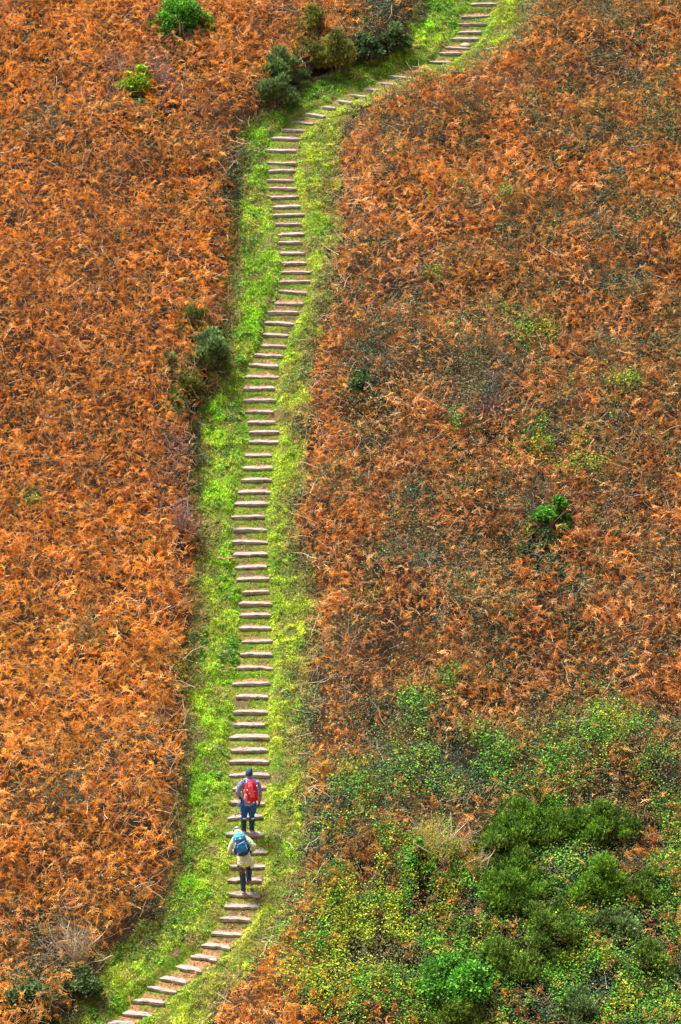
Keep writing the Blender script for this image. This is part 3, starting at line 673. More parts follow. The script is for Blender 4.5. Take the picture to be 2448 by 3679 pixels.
# ------------------------------------------------------------------ bushes and shrubs
PAL = {
 'gorse': ([(.09,.20,.02),(.16,.29,.028),(.05,.11,.02),(.26,.38,.045)], [3,3,2,1.2]),
 'gorse_vivid': ([(.08,.21,.012),(.14,.31,.02),(.035,.10,.012),(.24,.40,.03)], [3,3,1.6,1.4]),
 'gorse_grey': ([(.09,.18,.045),(.16,.28,.075),(.05,.10,.03),(.28,.40,.14)], [3,3,2,1.3]),
 'gorse_olive': ([(.16,.20,.03),(.24,.27,.05),(.08,.11,.02),(.34,.34,.08)], [3,3,2,1]),
 'leaf_green': ([(.06,.24,.02),(.12,.38,.03),(.03,.12,.02),(.22,.48,.04)], [3,3,1.6,1.4]),
 'leaf_lime': ([(.26,.42,.02),(.16,.32,.02),(.40,.52,.03),(.08,.18,.02)], [3,3,1.6,1.2]),
 'leaf_teal': ([(.08,.15,.045),(.13,.22,.06),(.04,.08,.03),(.24,.31,.14)], [3,3,2,.8]),
 'twig_pale': ([(.62,.50,.30),(.44,.33,.20),(.74,.64,.46)], [3,2,1]),
 'twig_purple': ([(.26,.16,.15),(.36,.24,.22),(.16,.09,.08)], [3,2,2]),
 'leaf_yellow': ([(.42,.40,.05),(.24,.28,.03),(.60,.46,.07),(.36,.24,.06)], [3,3,1,1]),
}
def bush(name, label, cat, cx, cy, rx, ry, kind, palette, group=None, dens=1.0, sink=.10):
    base, rw, rd, h = foot(cx, cy, rx, ry); h *= 1.05; rw *= 1.05
    root = empty(name, (base[0], base[1], base[2]-sink)); tag(root, label, cat, group)
    g = np.random.default_rng(int(cx*7+cy*13) % 99991)
    nl = int(16+22*min(rw*h, 2.2))
    L = []
    for k in range(nl):
        while True:
            p = g.uniform(-1, 1, 3)
            if np.sum(p*p) < 1: break
        r = g.uniform(.16, .34)*min(rw, h*.6)
        hz = h*(.62+.38*vnoise(np.array(p[0]*3.1), np.array(p[1]*3.1), .5, int(cx) % 97))*(1-.45*abs(p[0])**2); L.append((p[0]*rw*1.12, p[1]*rd*1.1, hz*.55+p[2]*(hz*.45)+sink*.5, r))
    L = np.array(L)
    area = float(np.sum(4*math.pi*L[:, 3]**2))
    fo = Soup()
    def sample(n):
        k = g.choice(nl, n, p=L[:, 3]**2/np.sum(L[:, 3]**2)); d = g.normal(0, 1, (n, 3)); d /= np.linalg.norm(d, axis=1)[:, None]
        d[:, 2] = np.where(d[:, 2] < -.2, -d[:, 2], d[:, 2])
        rr = L[k, 3]*(g.uniform(.5, 1.35, n)*(1+.25*(vnoise(d[:, 0]*2+k, d[:, 2]*2, .6, 5)-.5)))
        return L[k, :3]+d*rr[:, None], d, k
    cols, wts = PAL[palette]; cols = np.array(cols)
    def colr(n, k):
        c = cols[g.choice(len(cols), n, p=np.array(wts)/sum(wts))]*g.uniform(.8, 1.2, (n, 1))
        lump = g.uniform(.65, 1.4, nl); return c*lump[k][:, None]
    if kind == 'gorse':
        n = int(min(9000, 620*area*dens)); P, d, k = sample(n)
        dd = d*.8+np.array([0, 0, .65])+g.normal(0, .35, (n, 3)); dd /= np.linalg.norm(dd, axis=1)[:, None]
        M = dirmats(dd, g.uniform(0, 6.28, n), g.uniform(.09, .19, n)); multi(fo, SHOOT, M, P, colr(n, k)); mat = M_GORSE
        if palette == 'gorse_olive':
            n = int(60*area); P, d, k = sample(n); M = dirmats(d, g.uniform(0, 6.28, n), g.uniform(.03, .05, n)); multi(fo, LEAFS, M, P*1.0, np.tile([[.75, .55, .03]], (n, 1)))
    elif kind == 'leafy':
        n = int(min(14000, 1500*area*dens)); P, d, k = sample(n)
        dd = d+g.normal(0, .6, (n, 3))+np.array([0, -.2, -.1]); dd /= np.linalg.norm(dd, axis=1)[:, None]
        M = dirmats(dd, g.normal(0, .8, n), g.uniform(.045, .095, n)); multi(fo, LEAF, M, P, colr(n, k)); mat = M_GREEN
    else:   # sparse leaves on bare twigs
        n = int(min(5000, 90*area*dens)); P, d, k = sample(n)
        M = dirmats(d, g.normal(0, 1.2, n), g.uniform(.03, .06, n)); c, w_ = PAL['leaf_yellow'] if palette == 'twig_pale' else PAL['twig_purple']
        c = np.array(c)[g.choice(len(c), n, p=np.array(w_)/sum(w_))]; multi(fo, LEAFS, M, P, c); mat = M_GREEN
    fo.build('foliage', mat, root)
    st = Soup(); tw = kind == 'twiggy'
    n = 34 if tw else 14
    a = g.uniform(0, 6.28, n); tgt = np.stack([np.cos(a)*g.uniform(.1, .9, n)*rw, np.sin(a)*g.uniform(.1, 1, n)*rd, g.uniform(.5, 1.0, n)*h], -1)
    b0 = np.stack([g.normal(0, .12*rw, n), g.normal(0, .1*rw, n), np.zeros(n)], -1)
    d = tgt-b0; ln = np.linalg.norm(d, axis=1); d /= ln[:, None]
    M = dirmats(d, g.uniform(0, 6.28, n), ln); M[:, :, 0] *= 1.6; M[:, :, 2] *= 1.6
    tc = PAL[palette if tw else 'twig_purple']; c = np.array(tc[0])[g.integers(0, 3, n)]
    multi(st, STEMP, M, b0, c)
    if tw:
        n2 = int(620*rw*h/.8); k = g.integers(0, n, n2); t = g.uniform(.3, .95, n2)[:, None]
        P = b0[k]+(tgt-b0)[k]*t; dd = d[k]+g.normal(0, .75, (n2, 3)); dd /= np.linalg.norm(dd, axis=1)[:, None]
        M = dirmats(dd, g.uniform(0, 6.28, n2), g.uniform(.15, .42, n2)*min(1, rw*1.4)); M[:, :, 0] *= .9
        c = np.array(tc[0])[g.integers(0, 3, n2)]; multi(st, STEMP, M, P, c)
    st.build('branches', M_STEM, root)
    return root
for a_, k_ in BUSHES: bush(*a_, **k_)

# ------------------------------------------------------------------ orange stick beside the path
def tube_mesh(P, rad, seg=8, jag=0, seed=0):
    r = random.Random(seed); V = []; F = []
    P = [Vector(p) for p in P]
    for k, p in enumerate(P):
        t = (P[min(k+1, len(P)-1)]-P[max(k-1, 0)]).normalized(); a = t.orthogonal().normalized(); b = t.cross(a)
        for j in range(seg):
            an = 2*math.pi*j/seg; q = rad[k]*(1+r.uniform(-jag, jag)); V.append(tuple(p+a*math.cos(an)*q+b*math.sin(an)*q))
    for k in range(len(P)-1):
        for j in range(seg): F.append((k*seg+j, k*seg+(j+1) % seg, (k+1)*seg+(j+1) % seg, (k+1)*seg+j))
    F += [tuple(range(seg))[::-1], tuple(range((len(P)-1)*seg, len(P)*seg))]
    return V, F
a = hit(770, 2013); b = hit(846, 2010)
PP = [a+(b-a)*t+np.array([0, .012*math.sin(t*7), .035+.012*math.sin(t*9)]) for t in np.linspace(0, 1, 10)]
v, f = tube_mesh(PP, [.016, .026, .03, .034, .033, .037, .033, .034, .026, .014], 8, .25, 3)
me = bpy.data.meshes.new('fallen_stick'); me.from_pydata(v, [], f)
tag(link('fallen_stick', me, M_DEADWOOD), 'short orange-brown barkless stick lying on the grass left of the steps', 'stick')
# pale stone on the upper path and bare stakes in the bracken
p = hit(900+1212*.6378, 243*.6378)
import bmesh
bm = bmesh.new(); bmesh.ops.create_icosphere(bm, subdivisions=3, radius=.16)
for q in bm.verts:
    f_ = 1+.35*(fbm(q.co.x*5+3, q.co.y*5+q.co.z*4, 1., 8, 2)-.5); q.co = Vector((q.co.x*f_*1.1, q.co.y*f_*.8, q.co.z*f_*.55))
me = bpy.data.meshes.new('stone'); bm.to_mesh(me); bm.free()
M_STONE = ramp_mat('pale_stone', (.30, .27, .16), (.62, .50, .36), 9., rough=.9)
o = link('stone', me, M_STONE); o.location = (p[0], p[1], float(ground(p[0], p[1]))+.03); tag(o, 'rounded pale stone half buried behind a step on the top flight', 'stone')

# ------------------------------------------------------------------ hikers
class Body:
    def __init__(s): s.V = []; s.F = []
    def loft(s, P, seg=14, ref=(1, 0, 0)):
        """P: list of (x, y, z, rx, ry); rx along ref, ry across"""
        n0 = len(s.V); ref = Vector(ref); C = [Vector(p[:3]) for p in P]
        for k, p in enumerate(P):
            t = (C[min(k+1, len(P)-1)]-C[max(k-1, 0)]).normalized()
            a = (ref-t*ref.dot(t))
            a = a.normalized() if a.length > .15 else t.orthogonal().normalized()
            b = t.cross(a)
            for j in range(seg):
                an = 2*math.pi*j/seg; s.V.append(tuple(C[k]+a*math.cos(an)*p[3]+b*math.sin(an)*p[4]))
        for k in range(len(P)-1):
            for j in range(seg): s.F.append((n0+k*seg+j, n0+k*seg+(j+1) % seg, n0+(k+1)*seg+(j+1) % seg, n0+(k+1)*seg+j))
        for k, rev in ((0, True), (len(P)-1, False)):
            t = (C[1]-C[0]).normalized()*-1 if rev else (C[-1]-C[-2]).normalized()
            q = C[k]+t*min(P[k][3], P[k][4])*.55; s.V.append(tuple(q)); c = len(s.V)-1
            for j in range(seg):
                a_, b_ = n0+k*seg+j, n0+k*seg+(j+1) % seg
                s.F.append((b_, a_, c) if rev else (a_, b_, c))
        return s
    def ball(s, c, r, n=8):
        c = Vector(c); rx, ry, rz = r if not isinstance(r, (int, float)) else (r, r, r); P = []
        n0 = len(s.V); m = 14
        for k in range(n+1):
            th = math.pi*(k+.001)/(n+.002)
            for j in range(m):
                an = 2*math.pi*j/m; s.V.append((c.x+rx*math.sin(th)*math.cos(an), c.y+ry*math.sin(th)*math.sin(an), c.z-rz*math.cos(th)))
        for k in range(n):
            for j in range(m): s.F.append((n0+k*m+j, n0+k*m+(j+1) % m, n0+(k+1)*m+(j+1) % m, n0+(k+1)*m+j))
        s.F += [tuple(n0+j for j in range(m))[::-1], tuple(n0+n*m+j for j in range(m))]
        return s
    def build(s, name, mat, parent, voxel=.012, smooth=4, wr=0, wsize=.06):
        me = bpy.data.meshes.new(name); me.from_pydata(s.V, [], s.F); me.update()
        o = link(name, me, mat, parent)
        if voxel:
            r = o.modifiers.new('remesh', 'REMESH'); r.mode = 'VOXEL'; r.voxel_size = voxel; r.use_smooth_shade = True
            if smooth: q = o.modifiers.new('smooth', 'SMOOTH'); q.iterations = smooth; q.factor = .5
            if wr:
                t = bpy.data.textures.new(name+'_folds', 'CLOUDS'); t.noise_scale = wsize; t.noise_depth = 2
                d = o.modifiers.new('folds', 'DISPLACE'); d.texture = t; d.strength = wr; d.mid_level = .5; d.texture_coords = 'LOCAL'
        else:
            for pl in me.polygons: pl.use_smooth = True
        return o
def hand(B, wrist, d, palm, grow=0., curl=.9, side=1):
    """palm + four unequal fingers + thumb; d = direction of the hand, palm = way the palm faces"""
    d = Vector(d).normalized(); n = Vector(palm); n = (n-d*n.dot(d)).normalized(); s_ = d.cross(n)*side
    w0 = Vector(wrist); g = grow
    B.loft([(*w0, .027+g, .019+g), (*(w0+d*.035), .036+g, .018+g), (*(w0+d*.085), .041+g, .016+g)], 12, tuple(s_))
    for k, (off, ln) in enumerate(((-.029, .062), (-.010, .074), (.010, .068), (.029, .054))):
        p = w0+d*.085+s_*off; c = 0; P = [(*p, .0095+g, .0095+g)]
        for j in range(3):
            c += curl*.75; q = (d*math.cos(c)+n*math.sin(c)); p = p+q*ln*(.42, .33, .25)[j]
            P.append((*p, .0092+g-.0008*j, .0092+g-.0008*j))
        B.loft(P, 8)
    p = w0+d*.03-s_*.032; t1 = p+(d*.6-s_*.55+n*.4).normalized()*.042; t2 = t1+(d*.7+n*.7).normalized()*.03
    B.loft([(*p, .013+g, .013+g), (*t1, .0115+g, .0115+g), (*t2, .0095+g, .0095+g)], 8)
def head(B, c, yaw=0., pitch=0.):
    """c = centre of the skull; faces +y before yaw/pitch"""
    Mx = Matrix.Translation(c) @ Matrix.Rotation(yaw, 4, 'Z') @ Matrix.Rotation(-pitch, 4, 'X')
    def T(x, y, z): return tuple(Mx @ Vector((x, y, z)))
    i = len(B.V)
    B2 = Body(); B2.ball((0, 0, .02), (.074, .093, .098)); B2.ball((0, .028, -.05), (.056, .062, .062)); B2.ball((0, .066, -.092), (.022, .018, .018))
    B2.loft([(0, .086, .012, .009, .008), (0, .104, -.022, .014, .012), (0, .094, -.034, .016, .010)], 8)            # nose
    B2.ball((0, .083, -.062), (.024, .010, .006)); B2.ball((0, .081, -.073), (.020, .010, .006))                     # lips
    for sx in (-1, 1):
        B2.ball((sx*.076, -.004, -.012), (.010, .020, .032)); B2.ball((sx*.031, .074, .008), (.014, .012, .010)); B2.ball((sx*.032, .082, .030), (.020, .008, .006))
    n0 = len(B.V); B.V += [T(*v) for v in B2.V]; B.F += [tuple(a+n0 for a in f) for f in B2.F]
    return Mx
def box_part(name, mat, parent, size, loc, rot=(0, 0, 0), bev=.3):
    bm = bmesh.new(); bmesh.ops.create_cube(bm, size=1.0)
    for v in bm.verts: v.co = Vector((v.co.x*size[0], v.co.y*size[1], v.co.z*size[2]))
    bmesh.ops.bevel(bm, geom=list(bm.edges), offset=min(size)*bev, segments=2, affect='EDGES')
    me = bpy.data.meshes.new(name); bm.to_mesh(me); bm.free(); o = link(name, me, mat, parent); o.location = loc; o.rotation_euler = rot; return o
def fab(name, c1, c2, scale=60., rough=.85, bump=.3, c3=None): return ramp_mat(name, c1, c2, scale, (1, 1, 1), rough, bump, .006, c3, .2, 3.)
M_SKIN = ramp_mat('skin', (.52, .28, .20), (.62, .36, .26), 20., rough=.55, bump=.05)
M_JAK1 = fab('heather_fleece', (.055, .075, .15), (.42, .46, .58), 75., c3=(.16, .20, .32))
M_HOOD1 = fab('slate_hood', (.11, .13, .21), (.34, .38, .50), 30.)
M_TRO1 = fab('blue_trousers', (.006, .045, .17), (.03, .16, .50), 60., c3=(.012, .085, .32))
M_GAIT = fab('navy_gaiters', (.006, .016, .035), (.07, .13, .19), 70., c3=(.015, .035, .065))
M_HAT = fab('dark_blue_knit', (.006, .025, .06), (.03, .10, .19), 90.)
M_BLACK = fab('black_glove', (.008, .009, .012), (.035, .035, .045), 50.)
M_WHITE = fab('pale_tape', (.75, .77, .80), (.9, .9, .9), 20., .5, 0)
M_RED = fab('red_pack_cloth', (.40, .004, .04), (.64, .015, .08), 16., .6, .5)
M_REDL = fab('coral_panel', (.60, .05, .06), (.78, .16, .13), 18., .6)
M_PINK = fab('pink_mesh', (.40, .05, .09), (.78, .34, .38), 90., .7)
M_CHARM = fab('orange_charm', (.75, .20, .02), (.90, .55, .03), 60., .6)
M_BOOT = fab('brown_boot', (.16, .12, .09), (.62, .52, .44), 40., .7)
M_SOLE = fab('pale_sole', (.45, .42, .38), (.8, .78, .74), 40., .7)
M_DSOLE = fab('dark_sole', (.01, .01, .01), (.05, .045, .04), 60., .7)
M_KHAKI = fab('khaki_coat', (.30, .39, .17), (.62, .72, .40), 50., .75, .4, (.44, .54, .27))
M_TRO2 = fab('maroon_trousers', (.03, .010, .014), (.42, .27, .27), 28., .8, .6, (.11, .045, .05))
M_TRO2D = fab('dark_trousers', (.008, .010, .022), (.06, .075, .13), 40.)
M_BLUE = fab('blue_pack_cloth', (.005, .09, .22), (.02, .24, .48), 40., .6, .5)
M_TEAL = fab('teal_pack_lid', (.02, .26, .38), (.10, .50, .60), 24., .6, .5)
M_NAVY = fab('navy_pack_base', (.004, .02, .07), (.012, .07, .19), 30., .6)
M_POLE = ramp_mat('grey_pole', (.30, .33, .38), (.75, .78, .80), 12., (1, 1, 8), .35, 0)
M_GREY = fab('pale_grey_pouch', (.45, .50, .50), (.80, .84, .82), 22., .6)

PG = 'hikers climbing the timber steps'
# ---- hiker with the red backpack
st78 = ST[78]
o1 = hit_plane(893, 2990, st78['z']+.012)
H1 = Vector((o1[0], o1[1], o1[2]))
b = Body()
HC1 = Vector((.03, .015, 1.565))
head(b, HC1, yaw=.55, pitch=-.15)
b.loft([(.035, .0, 1.40, .058, .06), (.032, .005, 1.50, .054, .058)])
b.loft([(.012, 0, .80, .155, .11), (.02, 0, .95, .145, .11), (.04, .005, 1.15, .155, .11), (.05, .01, 1.32, .17, .10), (.045, .01, 1.42, .09, .07)])
for sx, hx, kx, fx in ((-1, -.085, -.095, -.115), (1, .10, .085, .085)):
    b.loft([(hx, 0, .88, .085, .09), (hx, 0, .75, .083, .085), (kx, .02, .47, .056, .06), (fx, .0, .36, .052, .06), (fx, -.02, .10, .036, .042)])
    b.loft([(fx, -.05, .055, .035, .035), (fx, .05, .05, .042, .035), (fx, .15, .035, .038, .024)])
b.loft([(-.13, 0, 1.36, .055, .055), (-.215, -.03, 1.22, .048, .048), (-.235, -.05, 1.09, .042, .042), (-.225, .12, .93, .030, .030)])
b.loft([(.22, .0, 1.35, .055, .055), (.275, -.02, 1.2, .048, .048), (.29, -.03, 1.07, .042, .042), (.28, .02, .83, .030, .030)])
hand(b, (-.225, .12, .93), (.0, .4, -.7), (1, .2, .1), 0, 1.1, 1)
hand(b, (.28, .02, .83), (-.03, .15, -1), (-1, .1, 0), 0, .45, -1)
body1 = b.build('person', M_SKIN, None, .008, 3); body1.location = H1
tag(body1, 'upper hiker seen from behind in blue hat, heather grey-blue jacket and blue trousers', 'person', PG)
b = Body()
b.loft([(.013, -.005, .775, .185, .145), (.014, -.005, .85, .180, .14), (.025, 0, 1.0, .168, .13), (.045, .005, 1.18, .178, .13), (.055, .01, 1.32, .195, .12), (.05, .01, 1.40, .14, .095), (.04, .01, 1.45, .08, .08)], 18)
b.loft([(-.11, .0, 1.365, .078, .078), (-.195, -.02, 1.26, .074, .072), (-.245, -.05, 1.12, .066, .068), (-.248, -.02, 1.04, .062, .064), (-.232, .09, .955, .046, .05)])
b.loft([(.21, .0, 1.355, .078, .078), (.272, -.02, 1.23, .066, .07), (.292, -.03, 1.08, .056, .06), (.290, -.01, .95, .050, .052), (.282, .015, .85, .044, .046)])
b.build('jacket', M_JAK1, body1, .011, 1, .032, .06)
b = Body()   # hood folded on the shoulders
b.loft([(-.085, .02, 1.425, .03, .035), (-.05, -.06, 1.445, .045, .05), (.04, -.085, 1.45, .05, .058), (.115, -.05, 1.425, .045, .05), (.145, .02, 1.40, .03, .035)], 12, (0, 0, 1))
b.loft([(.035, -.01, 1.41, .105, .09), (.035, -.01, 1.48, .085, .085)])
b.build('hood', M_HOOD1, body1, .009, 3, .02, .05)
b = Body()
for hx, kx, fx in ((-.085, -.10, -.11), (.105, .09, .088)):
    b.loft([(hx, 0, .90, .105, .115), (hx, 0, .78, .108, .115), (hx*1.02, 0, .64, .104, .105), (kx, .015, .50, .082, .085), (kx, .01, .44, .073, .078), (fx, 0, .375, .064, .07)])
b.loft([(.01, 0, .72, .12, .10), (.01, 0, .90, .16, .12)])
b.build('trousers', M_TRO1, body1, .010, 1, .034, .05)
for fx in (-.112, .088):
    b = Body(); b.loft([(fx, 0, .40, .070, .078), (fx, -.004, .30, .074, .082), (fx, -.012, .18, .062, .07), (fx, -.015, .09, .062, .072), (fx, 0, .055, .058, .085)])
    g = b.build('gaiter', M_GAIT, body1, .009, 2, .016, .05)
    c = Body(); c.loft([(fx+.015, -.003, .388, .058, .083), (fx+.015, -.003, .402, .058, .083)], 16); c.build('reflective_band', M_WHITE, g, 0)
    b = Body(); b.loft([(fx, -.075, .05, .040, .034), (fx, -.03, .065, .047, .05), (fx, .05, .062, .048, .045), (fx, .13, .045, .046, .034), (fx, .185, .035, .036, .024)])
    bt_ = b.build('boot', M_BOOT, body1, .008, 2)
    c = Body(); c.loft([(fx, -.092, .018, .030, .016), (fx, -.07, .018, .044, .018), (fx, .03, .016, .046, .016), (fx, .12, .016, .048, .016), (fx, .20, .018, .030, .014)]); c.build('sole', M_SOLE, bt_, .006, 1)
b = Body(); T1 = Matrix.Translation(HC1) @ Matrix.Rotation(.55, 4, 'Z')
def hatloft(B, c, R0, tip, band=True):
    P = []
    for t, r in ((0, 1.0), (.18, 1.06), (.4, 1.03), (.62, .86), (.82, .58), (.97, .26)):
        p = Vector(c)+Vector(tip)*t; P.append((*p, R0[0]*r, R0[1]*r))
    B.loft(P, 18)
hatloft(b, (.028, .005, 1.565), (.085, .100), (.032, .008, .150))
b.loft([(.080, -.01, 1.66, .04, .05), (.100, -.012, 1.735, .014, .014)], 10)
ht = b.build('hat', M_HAT, body1, .007, 2, .008, .02)
b = Body(); b.loft([(.029, .004, 1.545, .092, .106), (.03, .005, 1.585, .093, .107)], 20); b.build('hat_cuff', M_HAT, ht, .007, 1, .006, .02)
b = Body(); hand(b, (.28, .02, .835), (-.03, .15, -1), (-1, .1, 0), .006, .45, -1); b.loft([(.283, .012, .875, .040, .042), (.28, .02, .825, .036, .036)])
b.build('glove', M_BLACK, body1, .006, 1)
b = Body(); hand(b, (-.225, .12, .935), (.0, .4, -.7), (1, .2, .1), .005, 1.1, 1); b.loft([(-.23, .09, .955, .042, .045), (-.225, .12, .93, .036, .036)])
b.build('glove', M_BLACK, body1, .006, 1)

def pack_body(prof, W, Dp, yoff=0):
    b = Body(); P = []
    for (z, w_, d_) in prof: P.append((0, -d_*.5+yoff, z, w_*W*.5, d_*.5))
    return b.loft(P, 22)
P1 = empty('backpack', H1+Vector((.085, -.125, .925))); P1.rotation_euler = (R(-3), R(-3), R(11))
tag(P1, 'red hiking backpack with pink side pocket and white toggles on the upper hiker', 'backpack', 'backpacks worn by the hikers')
pack_body([(0, .62, .12), (.05, .90, .19), (.15, 1.0, .22), (.28, .98, .22), (.40, .88, .20), (.48, .74, .16), (.53, .50, .10)], .32, 1).build('main_bag', M_RED, P1, .009, 3, .014, .08)
b = Body(); b.loft([(.01, -.215, .15, .055, .016), (-.01, -.222, .30, .065, .016), (-.02, -.195, .43, .060, .02), (-.02, -.13, .51, .05, .02)], 12); b.build('front_panel', M_REDL, P1, .008, 2)
b = Body(); b.loft([(-.125, -.10, .02, .05, .075), (-.145, -.105, .10, .055, .09), (-.135, -.11, .20, .045, .09), (-.115, -.12, .25, .035, .07)]); pk = b.build('side_pocket', M_PINK, P1, .008, 2, .018, .04)
b = Body(); b.loft([(.155, -.10, .0, .028, .07), (.165, -.105, .12, .030, .08), (.155, -.11, .20, .022, .07)]); b.build('side_pocket', M_REDL, P1, .008, 2, .01, .04)
for (q, rr) in (((-.105, -.19, .345), (.020, .012, .026)), ((-.065, -.215, .265), (.016, .010, .014)), ((-.09, -.20, .03), (.024, .014, .018)), ((.035, -.185, -.005), (.026, .014, .016)),
                ((.15, -.12, .40), (.015, .03, .022)), ((.165, -.12, .33), (.014, .03, .016)), ((.168, -.13, .26), (.014, .03, .02)), ((.165, -.14, .21), (.012, .03, .012))):
    Body().ball(q, rr).build('toggle', M_WHITE, P1, 0)
box_part('label_patch', M_WHITE, P1, (.034, .006, .008), (.065, -.228, .305))
b = Body(); b.loft([(-.125, -.05, .28, .012, .008), (-.115, -.09, .40, .016, .010), (-.085, -.05, .51, .016, .010), (-.085, .06, .535, .018, .010), (-.09, .24, .44, .018, .010), (-.10, .265, .25, .014, .008)], 8); b.build('shoulder_strap', M_WHITE, P1, 0)
b = Body(); b.loft([(.12, -.06, .42, .014, .010), (.095, -.03, .51, .016, .010), (.09, .08, .53, .018, .010), (.10, .24, .43, .018, .010), (.11, .265, .25, .014, .008)], 8); b.build('shoulder_strap', M_REDL, P1, 0)
b = Body()
for k in range(7):
    a = k*2*math.pi/7; b.ball((-.168+.024*math.cos(a), -.12, .305+.030*math.sin(a)), (.015, .008, .017), 5)
b.ball((-.168, -.126, .305), (.014, .012, .016), 5); b.build('flower_charm', M_CHARM, P1, 0)
PO = tag(empty('chest_pouch', H1+Vector((-.205, .11, 1.25))), 'pale grey pouch carried in front of the left shoulder of the upper hiker', 'pouch')
PO.rotation_euler = (0, R(32), 0)
Body().loft([(0, 0, -.075, .022, .03), (0, 0, -.03, .036, .04), (0, 0, .06, .036, .04), (0, 0, .10, .024, .03)]).build('pouch_bag', M_GREY, PO, .007, 2, .01, .03)
Body().loft([(.038, 0, .02, .012, .03), (.042, 0, .10, .014, .03)]).build('flap', M_BLACK, PO, .006, 1)
for (tx, ty, tz), lab in (((-.335, .19, .36), 'trekking pole in the gloved left hand of the upper hiker, tip farther left'), ((-.265, .22, .37), 'trekking pole in the gloved left hand of the upper hiker, tip nearer the legs')):
    pr = empty('trekking_pole', H1+Vector((tx, ty, tz))); tag(pr, lab, 'trekking pole', 'pair of trekking poles held in one hand')
    top = Vector((-.215, .17, .90))-Vector((tx, ty, tz)); top += Vector((.012 if 'nearer' in lab else -.012, 0, 0)); up = top.normalized()
    v, f = tube_mesh([up*.03, top*.5, top*.98], [.006, .008, .009], 8); me = bpy.data.meshes.new('shaft'); me.from_pydata(v, [], f); link('shaft', me, M_POLE, pr)
    v, f = tube_mesh([top*.94, top*1.0+Vector((0, 0, .05)), top+up*.13+Vector((.02, .01, 0))], [.013, .016, .018], 8); me = bpy.data.meshes.new('grip'); me.from_pydata(v, [], f); link('grip', me, M_POLE, pr)
    v, f = tube_mesh([up*.03, up*.042], [.022, .018], 10); me = bpy.data.meshes.new('basket'); me.from_pydata(v, [], f); link('basket', me, M_BLACK, pr)
    v, f = tube_mesh([Vector((0, 0, 0)), up*.035], [.009, .011], 8); me = bpy.data.meshes.new('tip'); me.from_pydata(v, [], f); link('tip', me, M_CHARM, pr)

# ---- hiker with the blue backpack
st82 = ST[82]
o2 = hit_plane(875, 3211, st82['z']+.012)
H2 = Vector((o2[0], o2[1], o2[2]))
b = Body(); HC2 = Vector((-.165, .50, 1.44))
head(b, HC2, yaw=.25, pitch=.75)
b.loft([(-.10, .40, 1.32, .06, .06), (-.15, .47, 1.40, .055, .058)])
b.loft([(.02, .12, .86, .16, .11), (.0, .19, 1.0, .15, .11), (-.045, .30, 1.16, .155, .11), (-.08, .38, 1.28, .17, .10), (-.10, .40, 1.34, .09, .07)])
b.loft([(-.05, .10, .88, .085, .09), (-.045, .08, .75, .08, .085), (-.02, .08, .48, .055, .06), (-.005, .02, .12, .036, .042)])
b.loft([(-.003, -.04, .055, .035, .035), (.0, .05, .05, .042, .035), (.0, .15, .035, .038, .024)])
b.loft([(.10, .12, .86, .085, .09), (.11, .24, .70, .078, .08), (.12, .32, .60, .056, .06), (.14, .12, .30, .036, .042)])
b.loft([(.14, .07, .28, .035, .035), (.15, .15, .20, .042, .035), (.16, .23, .13, .036, .024)])
b.loft([(-.24, .36, 1.27, .055, .055), (-.31, .30, 1.08, .045, .045), (-.345, .38, .92, .030, .030)])
b.loft([(.09, .38, 1.27, .055, .055), (.26, .27, 1.14, .045, .045), (.21, .42, .96, .030, .030)])
hand(b, (-.345, .38, .92), (-.45, .35, -.55), (.5, .6, 0), 0, .8, 1)
hand(b, (.21, .42, .96), (-.35, .6, -.6), (-.6, -.3, -.2), 0, .9, -1)
body2 = b.build('person', M_SKIN, None, .008, 3); body2.location = H2
tag(body2, 'lower hiker bending forward mid-stride in a pale khaki coat and maroon trousers', 'person', PG)
b = Body()
b.loft([(.035, .03, .76, .185, .15), (.032, .07, .86, .180, .15), (.015, .13, .97, .165, .14), (-.02, .23, 1.10, .165, .13), (-.07, .33, 1.22, .19, .125), (-.085, .385, 1.31, .19, .11), (-.11, .42, 1.365, .10, .09)], 18)
b.loft([(-.20, .37, 1.29, .08, .08), (-.275, .33, 1.18, .075, .075), (-.32, .29, 1.06, .066, .07), (-.338, .33, .98, .055, .056), (-.345, .375, .925, .046, .048)])
b.loft([(.05, .385, 1.30, .08, .08), (.16, .32, 1.24, .080, .078), (.255, .265, 1.15, .074, .072), (.262, .32, 1.07, .062, .062), (.215, .41, .975, .046, .048)])
b.build('coat', M_KHAKI, body2, .011, 1, .034, .07)
b = Body(); b.loft([(-.085, .35, 1.32, .10, .075), (-.115, .405, 1.40, .115, .09), (-.14, .44, 1.455, .105, .085), (-.15, .47, 1.49, .075, .07)], 16); b.build('hood', M_KHAKI, body2, .009, 3, .014, .06)
b = Body(); hatloft(b, (-.158, .475, 1.42), (.083, .098), (-.012, .085, .125)); ht = b.build('hat', M_HAT, body2, .007, 2, .008, .02)
M_STRIPE = fab('grey_stripe', (.20, .22, .27), (.5, .52, .58), 60.)
b = Body(); b.loft([(-.163, .508, 1.470, .0885, .1045), (-.1635, .514, 1.480, .0885, .1040)], 20); b.build('stripe', M_STRIPE, ht, 0)
b = Body(); b.loft([(-.166, .535, 1.508, .084, .099), (-.1665, .540, 1.516, .082, .097)], 20); b.build('stripe', M_STRIPE, ht, 0)
b = Body()
b.loft([(-.045, .11, .92, .11, .12), (-.058, .09, .78, .094, .10), (-.048, .085, .62, .084, .092), (-.025, .08, .49, .073, .08), (-.012, .06, .42, .066, .072)])
b.loft([(.0, .11, .86, .13, .11), (.01, .11, .95, .15, .12)])
b.build('trousers', M_TRO2, body2, .009, 2, .030, .035)
